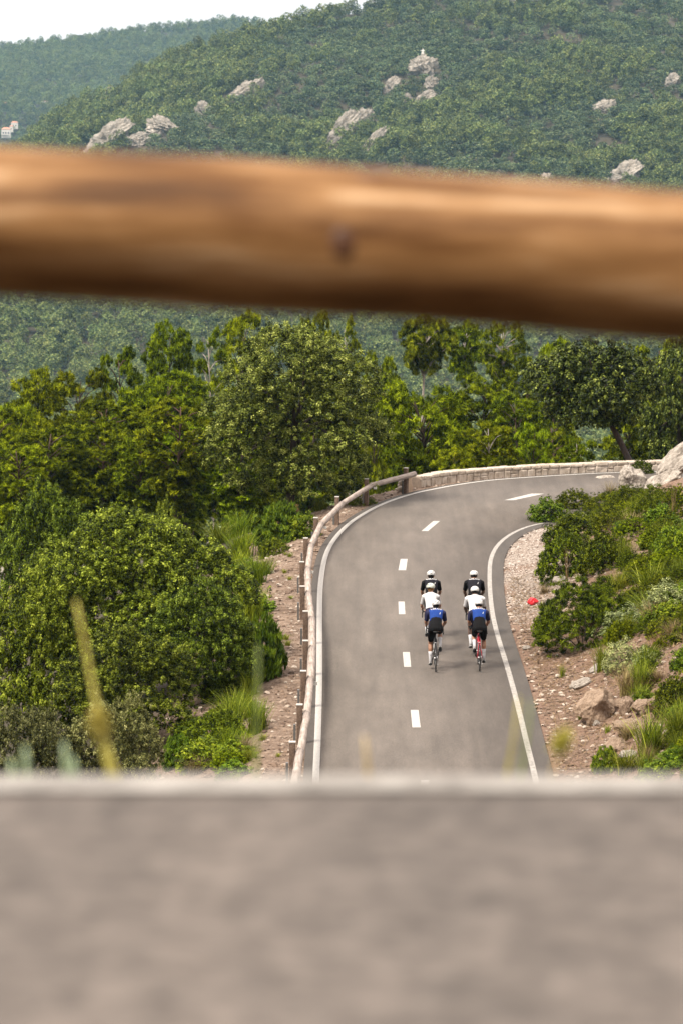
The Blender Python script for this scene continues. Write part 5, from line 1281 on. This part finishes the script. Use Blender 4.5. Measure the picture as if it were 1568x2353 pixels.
def rider(x, y, rz, phi, skin, jersey, hair, lab, lean=0.0, upright=0.0, drops=False, head_turn=0.0, head_dz=0.0, slim=1.0, letters=True, shoe='black', shorts=None, helm=None, style='a', sway=0.0):
    o = thing('person', lab, 'cyclist', (x, y, 0), rz, 'six road cyclists riding two abreast')
    skm = SK[skin]; w_ = slim; uz = upright
    hipz = 1.005
    S = [((0, .13, .955), .135*w_, .085), ((0, .165, 1.0), .168*w_, .118), ((0, .22, 1.075), .160*w_, .118), ((sway*.3, .30, 1.165+uz*.2), .140*w_, .105), ((sway*.6, .39, 1.26+uz*.5), .150*w_, .112),
         ((sway, .49, 1.345+uz*.8), .168*w_, .112), ((sway, .56, 1.395+uz), .165*w_, .088), ((sway, .605, 1.425+uz), .10, .068)]
    sh = [Vector((sway+s*.178*w_, .535, 1.375+uz)) for s in (-1, 1)]
    hand = [Vector((s*.205, .955, .965)) for s in (-1, 1)] if not drops else [Vector((s*.215, .93, .835)) for s in (-1, 1)]
    el = []
    for s, a, h in zip((-1, 1), sh, hand):
        wr = h+Vector((0, -.075, .035)); d = wr-a; D = min(d.length, .555); l1 = l2 = .285; hh = math.sqrt(max(l1*l1-D*D/4, .0004)); u = d.normalized()
        out = Vector((s*.42, -.40, -.75)); out = (out-u*out.dot(u)).normalized(); el.append((a+u*(D/2)+out*hh*.85, a+u*D))
    legs = []
    for s, d in ((-1, -1), (1, 1)):
        pc = BB+Vector((s*.118, 0, 0))+Vector((0, math.sin(phi)*CRK*d, -math.cos(phi)*CRK*d))
        low = (1+(-(pc.z-BB.z)/CRK))/2
        pitch = -.12-.35*(1-low); heel = pc+Vector((0, -.115, .055+.06*(1-low))); ank = heel+Vector((0, .0, .055)); toe = pc+Vector((0, .075, .012))
        hip = Vector((s*.092*w_, .20, hipz)); kn = ik(hip, ank, .435, .43); kn.x += s*.012
        legs.append((s, hip, kn, ank, heel, toe, pc))
    hc = Vector((sway, .705, 1.535+uz+head_dz))
    # body: one continuous skin
    b = MB(); torso(b, S, 0)
    b.tube([(sway, .59, 1.41+uz), (sway, .645, 1.465+uz), hc+Vector((0, -.015, -.02))], [.066, .056, .06], 12)
    b.ball(hc, (.074, .096, .112), 16, 12, Matrix.Rotation(.12, 3, 'X')); b.ball(hc+Vector((0, .05, -.065)), (.052, .052, .05), 12, 8)
    b.tube([hc+Vector((0, .088, .015)), hc+Vector((0, .112, -.022))], [.012, .017], 8)
    for s in (-1, 1): b.ball(hc+Vector((s*.077, -.008, -.012)), (.010, .020, .032), 8, 6)
    for k, s in enumerate((-1, 1)):
        a, (e, wr), h = sh[k], el[k], hand[k]
        b.tube([a+Vector((-s*.05, 0, .0)), a, a.lerp(e, .5), e, e.lerp(wr, .3), wr], [.066*w_, .058*w_, .047*w_, .040*w_, .043*w_, .027*w_], 12)
        ax = Vector((0, .93, .36)).normalized() if not drops else Vector((0, .8, -.25)).normalized(); dn = Vector((0, .25, -1)).normalized(); pal = wr+ax*.055
        b.tube([wr, wr+ax*.02, pal, wr+ax*.085], [.026, .031, .036, .030], 10)
        for q, (ox_, ln) in enumerate(((-.027, .9), (-.009, 1.05), (.009, 1.0), (.027, .8))):
            f0 = wr+ax*(.085-abs(ox_)*.3)+Vector((s*.012+ox_*.35*s, 0, ox_*.0))+dn*(.004+.016*q)
            f1 = f0+ax*.026*ln+Vector((s*.016, 0, 0))+dn*.01; f2 = f1+Vector((-s*.012, .012, 0))+dn*.026*ln; f3 = f2+Vector((-s*.022, -.008, 0))+dn*.016*ln
            b.tube([f0-ax*.03, f0, f1, f2, f3], [.011, .0105, .0098, .0088, .0075], 7)
        t0 = wr+ax*.03+Vector((-s*.02, 0, 0)); b.tube([t0, t0+ax*.028+Vector((-s*.018, 0, .0)), t0+ax*.05+Vector((-s*.012, 0, -.022))], [.014, .011, .008], 7)
    for (s, hip, kn, ank, heel, toe, pc) in legs:
        calf = kn.lerp(ank, .30)+Vector((0, -.020, 0))
        b.tube([hip+Vector((-s*.02, .02, .03)), hip, hip.lerp(kn, .35), hip.lerp(kn, .75), kn, calf, kn.lerp(ank, .6)+Vector((0, -.008, 0)), ank, heel+Vector((0, .02, -.02))], [.088*w_, .092*w_, .083*w_, .061*w_, .053*w_, .056*w_, .042*w_, .032*w_, .03], 14)
        b.tube([heel+Vector((0, 0, -.01)), heel.lerp(toe, .55), toe], [.030, .035, .026], 10)
    body = link('body', remesh(b, 'body', skm, .0075, 3), o)
    # jersey
    top, side, low = jersey
    j = MB(); torso(j, S, .0095, 2)
    for k, s in enumerate((-1, 1)):
        a, (e, wr) = sh[k], el[k]
        j.tube([a+Vector((-s*.07, 0, .0)), a+Vector((-s*.02, 0, .003)), a, a.lerp(e, .45), a.lerp(e, .82)], [.076*w_, .075*w_, .071*w_, .060*w_, .056*w_], 14)
    jm = remesh(j, 'jersey', [top, side, low], .011, 3)
    mi = np.zeros(len(jm.polygons), np.int32); cen = np.zeros(len(jm.polygons)*3, np.float32); jm.polygons.foreach_get('center', cen); cen = cen.reshape(-1, 3)
    prog = (cen[:, 1]-.22)+(cen[:, 2]-1.075-uz*.5)
    ex = np.abs(cen[:, 0]-sway)
    
    mi[prog < .265-np.clip(1-(ex/.135)**2, 0, 1)*.0+np.where(ex < .13, .03*np.sqrt(np.clip(1-(ex/.13)**2, 0, 1))-.0, -.05)] = 2
    mi[(ex > .160*w_+.03*np.clip((cen[:, 2]-1.40-uz)/.08, 0, 1))] = 1
    jm.polygons.foreach_set('material_index', mi); jo = link('jersey', jm, o)
    bvh = BVHTree.FromPolygons([v.co for v in jm.vertices], [p.vertices for p in jm.polygons])
    def printed(V2, faces, name, c, ux, uy, nrm):
        V = []; keep = {}
        for i, (a, b_) in enumerate(V2):
            p = c+ux*a+uy*b_; r_ = bvh.ray_cast(p+nrm*.3, -nrm, .7)
            V.append((r_[0]+nrm*.004) if r_[0] else p)
        mb = MB(); mb.add(V, faces); link(name, mb.mesh(name, C_LET), jo)
    bn = Vector((0, -.62, .78)).normalized(); buy = Vector((0, .78, .62)).normalized(); bc = Vector((sway, .52, 1.44+uz))
    if letters:
        cu = bpy.data.curves.new('lettering', 'FONT'); cu.body = 'VELOS'; cu.size = .085; cu.align_x = 'CENTER'; cu.resolution_u = 2; cu.offset = .003
        t_ = bpy.data.objects.new('lt', cu); COL.objects.link(t_); dg = bpy.context.evaluated_depsgraph_get(); tm = bpy.data.meshes.new_from_object(t_.evaluated_get(dg)); bpy.data.objects.remove(t_)
        bm = bmesh.new(); bm.from_mesh(tm); bmesh.ops.triangulate(bm, faces=bm.faces); bmesh.ops.subdivide_edges(bm, edges=bm.edges, cuts=1)
        V2 = [(v.co.x*1.12, v.co.y) for v in bm.verts]; bm.verts.index_update(); fc = [tuple(v.index for v in f.verts) for f in bm.faces]; bm.free()
        printed(V2, fc, 'lettering', Vector((sway, .518, 1.43+uz)), Vector((1, 0, 0)), buy, bn)
        sl2 = [(.078, -.175), (.092, -.168), (.106, -.118), (.112, -.102), (.098, -.108), (.086, -.14)]
        printed(sl2, [(0, 1, 2, 3, 4, 5)], 'slash_mark', bc, Vector((1, 0, 0)), buy, Vector((0, -.72, .69)).normalized())
    # shorts
    h_ = MB(); torso(h_, S, .008, 0, 5)
    for (s, hip, kn, ank, heel, toe, pc) in legs:
        h_.tube([hip+Vector((-s*.02, .01, .05)), hip, hip.lerp(kn, .35), hip.lerp(kn, .62), hip.lerp(kn, .80)], [.098*w_, .101*w_, .091*w_, .078*w_, .068*w_], 14)
    link('shorts', remesh(h_, 'shorts', shorts or C_BLACK, .011, 3), o)
    for (s, hip, kn, ank, heel, toe, pc) in legs:
        m = MB(); t0 = kn.lerp(ank, .46)+Vector((0, -.012, 0)); m.tube([t0, kn.lerp(ank, .62)+Vector((0, -.008, 0)), ank, heel+Vector((0, .012, .0))], [.0545*w_, .0475*w_, .039, .038], 14)
        so_ = link('sock', m.mesh('sock', C_SOCK, True), o)
        q = kn.lerp(ank, .66)+Vector((0, -.012, 0)); m = MB(); m.box(q+Vector((0, -.048*w_, 0)), (.028, .006, .010)); link('sock_print', m.mesh('sock_print', C_LIGHT), so_)
        m = MB(); f = (toe-heel).normalized(); upv = Vector((0, -f.z, f.y)); R_ = []
        for t, wd, ht, lift in ((-.16, .018, .022, .022), (-.12, .034, .038, .018), (.1, .036, .036, .012), (.5, .042, .030, .004), (.85, .038, .022, .0), (1.12, .016, .012, 0)):
            c = heel.lerp(toe, t)+upv*(lift-.012); R_.append([c+Vector((1, 0, 0))*wd*math.cos(2*math.pi*k/12)+upv*ht*math.sin(2*math.pi*k/12) for k in range(12)])
        m.loft(R_); sh_ = link('shoe', m.mesh('shoe', C_SHOEW if shoe == 'white' else C_SHOEW, True), o)
        m = MB(); R_ = []
        for t, wd in ((-.2, .02), (-.12, .036), (.1, .038), (.5, .044), (.85, .040), (1.14, .018)):
            c = heel.lerp(toe, t)+upv*(-.030); hgt = .013 if shoe == 'white' else (.034 if t < .0 else .020); R_.append([c+Vector((1, 0, 0))*wd*math.cos(2*math.pi*k/12)+upv*hgt*math.sin(2*math.pi*k/12) for k in range(12)])
        m.loft(R_); link('sole', m.mesh('sole', C_SHOEB, True), sh_)
    # head: hair, eyes, mouth, helmet
    for s in (-1, 1): m = MB(); m.ball(hc+Vector((s*.031, .088, .012)), (.012, .008, .008), 8, 6); link('eye', m.mesh('eye', C_EYE, True), o)
    m = MB(); m.ball(hc+Vector((0, .100, -.066)), (.024, .008, .007), 8, 5); link('mouth', m.mesh('mouth', C_LIP, True), o)
    m = MB()
    if hair == 'auburn':
        m.ball(hc+Vector((0, -.02, .005)), (.081, .088, .10), 14, 10)
        link('hair', m.mesh('hair', HAIR['auburn'], True), o)
        C = []
        for q in range(60): t = q/59; C.append(hc+Vector((-.015+.02*math.sin(q*1.7)*(1-t)-.01*t, -.095-.05*math.sin(t*2.4)+.01*math.cos(q), -.02-.17*t)))
        v, at = needle_cloud(np.array([tuple(c) for c in C]), np.full(60, .026), 14, .05, .006, -.6); link('ponytail', mesh_np('ponytail', v, np.arange(len(v)).reshape(-1, 4), HAIR['auburn'], at), o)
    else:
        low_ = -.055 if style == 'long' else -.01
        m.ball(hc+Vector((0, -.014, .012)), (.079, .090, .098), 14, 10)
        if style == 'long': m.tube([hc+Vector((0, -.055, .0)), hc+Vector((0, -.066, -.06)), hc+Vector((.01, -.062, -.125))], [.068, .062, .02], 12)
        link('hair', remesh(m, 'hair', HAIR['black'], .008, 2), o)
    hm = helm or C_HELM; Rm = Matrix.Rotation(head_turn, 3, 'Z') @ Matrix.Rotation(-.10, 3, 'X'); ho = hc+Vector((0, -.004, .040))
    bm = bmesh.new(); bmesh.ops.create_uvsphere(bm, u_segments=40, v_segments=26, radius=1)
    for v in bm.verts:
        p = v.co; zz = p.z
        v.co = Vector((p.x*.110, p.y*.138, p.z*.098))
    cut = [v for v in bm.verts if v.co.z < -.036+(.020 if v.co.y > .02 else 0)+.018*max(0, 1-abs(v.co.x)/.08)*(v.co.y < 0)]
    bmesh.ops.delete(bm, geom=cut, context='VERTS')
    hv = [(0, -.95, .36, .17, .045)] if style == 'slot' else []
    for f in list(bm.faces):
        c = f.calc_center_median(); a = math.atan2(c.x, -c.y)
        if c.y < .02 and style != 'slot':
            pass
    me = bpy.data.meshes.new('helmet'); bm.to_mesh(me); bm.free(); me.materials.append(hm); me.polygons.foreach_set('use_smooth', [True]*len(me.polygons))
    me.transform(Rm.to_4x4()); he = link('helmet', me, o, ho)
    sd = he.modifiers.new('thick', 'SOLIDIFY'); sd.thickness = .018; sd.offset = -1
    V_ = {'a': [(-.042, 42, .030, .011, .25), (.042, 42, .030, .011, -.25), (0, 16, .036, .010, 0), (-.088, 16, .010, .012, .5), (.088, 16, .010, .012, -.5)],
          'slot': [(0, 40, .050, .010, 0), (-.080, 38, .010, .012, .5), (.080, 38, .010, .012, -.5)],
          'b': [(0, 52, .012, .014, 0), (-.060, 30, .020, .009, -.5), (.060, 30, .020, .009, .5), (0, 66, .03, .006, 0)],
          'c': [(-.034, 50, .012, .004, -.4), (.034, 50, .012, .004, .4), (0, 66, .03, .003, 0)],
          'w': [(-.05, 36, .040, .014, -.2), (.022, 38, .012, .014, .4)], 'long': [(-.042, 42, .030, .011, .25), (.042, 42, .030, .011, -.25), (0, 16, .036, .010, 0), (-.088, 16, .010, .012, .5), (.088, 16, .010, .012, -.5)]}[style]
    for vx, el_, a_, b_, rt in V_:
        E = R(el_); yz = math.sqrt(max(0, 1-(vx/.110)**2)); c = Vector((vx, -.138*yz*math.cos(E), .098*yz*math.sin(E))); n_ = Vector((c.x/.110**2, c.y/.138**2, c.z/.098**2)).normalized()
        ux = Vector((0, 0, 1)).cross(n_).normalized()*-1; uy = n_.cross(ux)*-1; M = Matrix((ux, uy, n_)).transposed() @ Matrix.Rotation(rt, 3, 'Z')
        m = MB(); m.ball(Rm @ (c+n_*-.001), (a_, b_, .0045), 12, 6, Rm @ M); link('vent', m.mesh('vent', C_VENT, True), he)
    return o

RIDE = [  # px, py of the rear wheel on the road; crank angle; ...
 dict(u=(999.3, 1542.6), phi=math.pi+.12, skin='tan', jersey=(C_BLUE, C_NAVY, C_BLACK), hair='black', style='long', fmat=M_CARB, sway=.02, head_turn=.25, rl='cyclist in blue and navy jersey with long dark hair, last of the left file', bl='black road bicycle under the last rider of the left file'),
 dict(u=(1100.2, 1541.4), phi=.62, skin='tan', jersey=(C_BLUE, C_NAVY, C_BLACK), hair='black', style='slot', fmat=M_RED, rl='cyclist in blue and navy jersey, last of the right file, wide helmet slot', bl='red framed road bicycle of the last rider on the right'),
 dict(u=(990, 1501), phi=.75, skin='fair', jersey=(C_WHITE, C_WHITE, C_WHITE), hair='auburn', style='w', fmat=M_CARB, letters=False, slim=.92, shorts=C_SHORTN, helm=C_HELMG, head_dz=.02, sway=-.01, head_turn=-.3, shoe='white', rl='cyclist with auburn ponytail in white jersey, middle of the left file', bl='dark road bicycle under the cyclist with the auburn ponytail'),
 dict(u=(1091, 1507), phi=2.2, skin='dark', jersey=(C_WHITE, C_WHITE, C_WHITE), hair='black', style='c', fmat=M_GREY, letters=False, slim=1.06, shorts=C_SHORTN, shoe='white', rl='dark-skinned cyclist in white jersey, middle of the right file', bl='grey road bicycle under the middle rider of the right file'),
 dict(u=(990, 1468), phi=1.4, skin='tan', jersey=(C_BLKJ, C_BLACK, C_BLACK), hair='black', style='long', fmat=M_CARB, upright=.02, rl='cyclist in black jersey with long dark hair, leading the left file', bl='dark road bicycle leading the left file'),
 dict(u=(1089, 1467), phi=2.6, skin='brown', jersey=(C_BLKJ, C_BLACK, C_BLACK), hair='black', style='b', fmat=M_CARB, upright=.01, slim=1.06, rl='cyclist in black jersey with cropped hair, leading the right file', bl='dark road bicycle leading the right file'),
]
for r_ in RIDE:
    p = flat(*r_['u']); rz = math.atan2(-(p[0]-0)*0.0, 1)*0
    bicycle(p[0], p[1], rz, r_['phi'], r_['fmat'], r_['bl'])
    k = {a: r_[a] for a in r_ if a in ('lean', 'upright', 'drops', 'head_turn', 'head_dz', 'slim', 'letters', 'shoe', 'shorts', 'helm', 'style', 'sway')}
    rider(p[0], p[1], rz, r_['phi'], r_['skin'], r_['jersey'], r_['hair'], r_['rl'], **k)
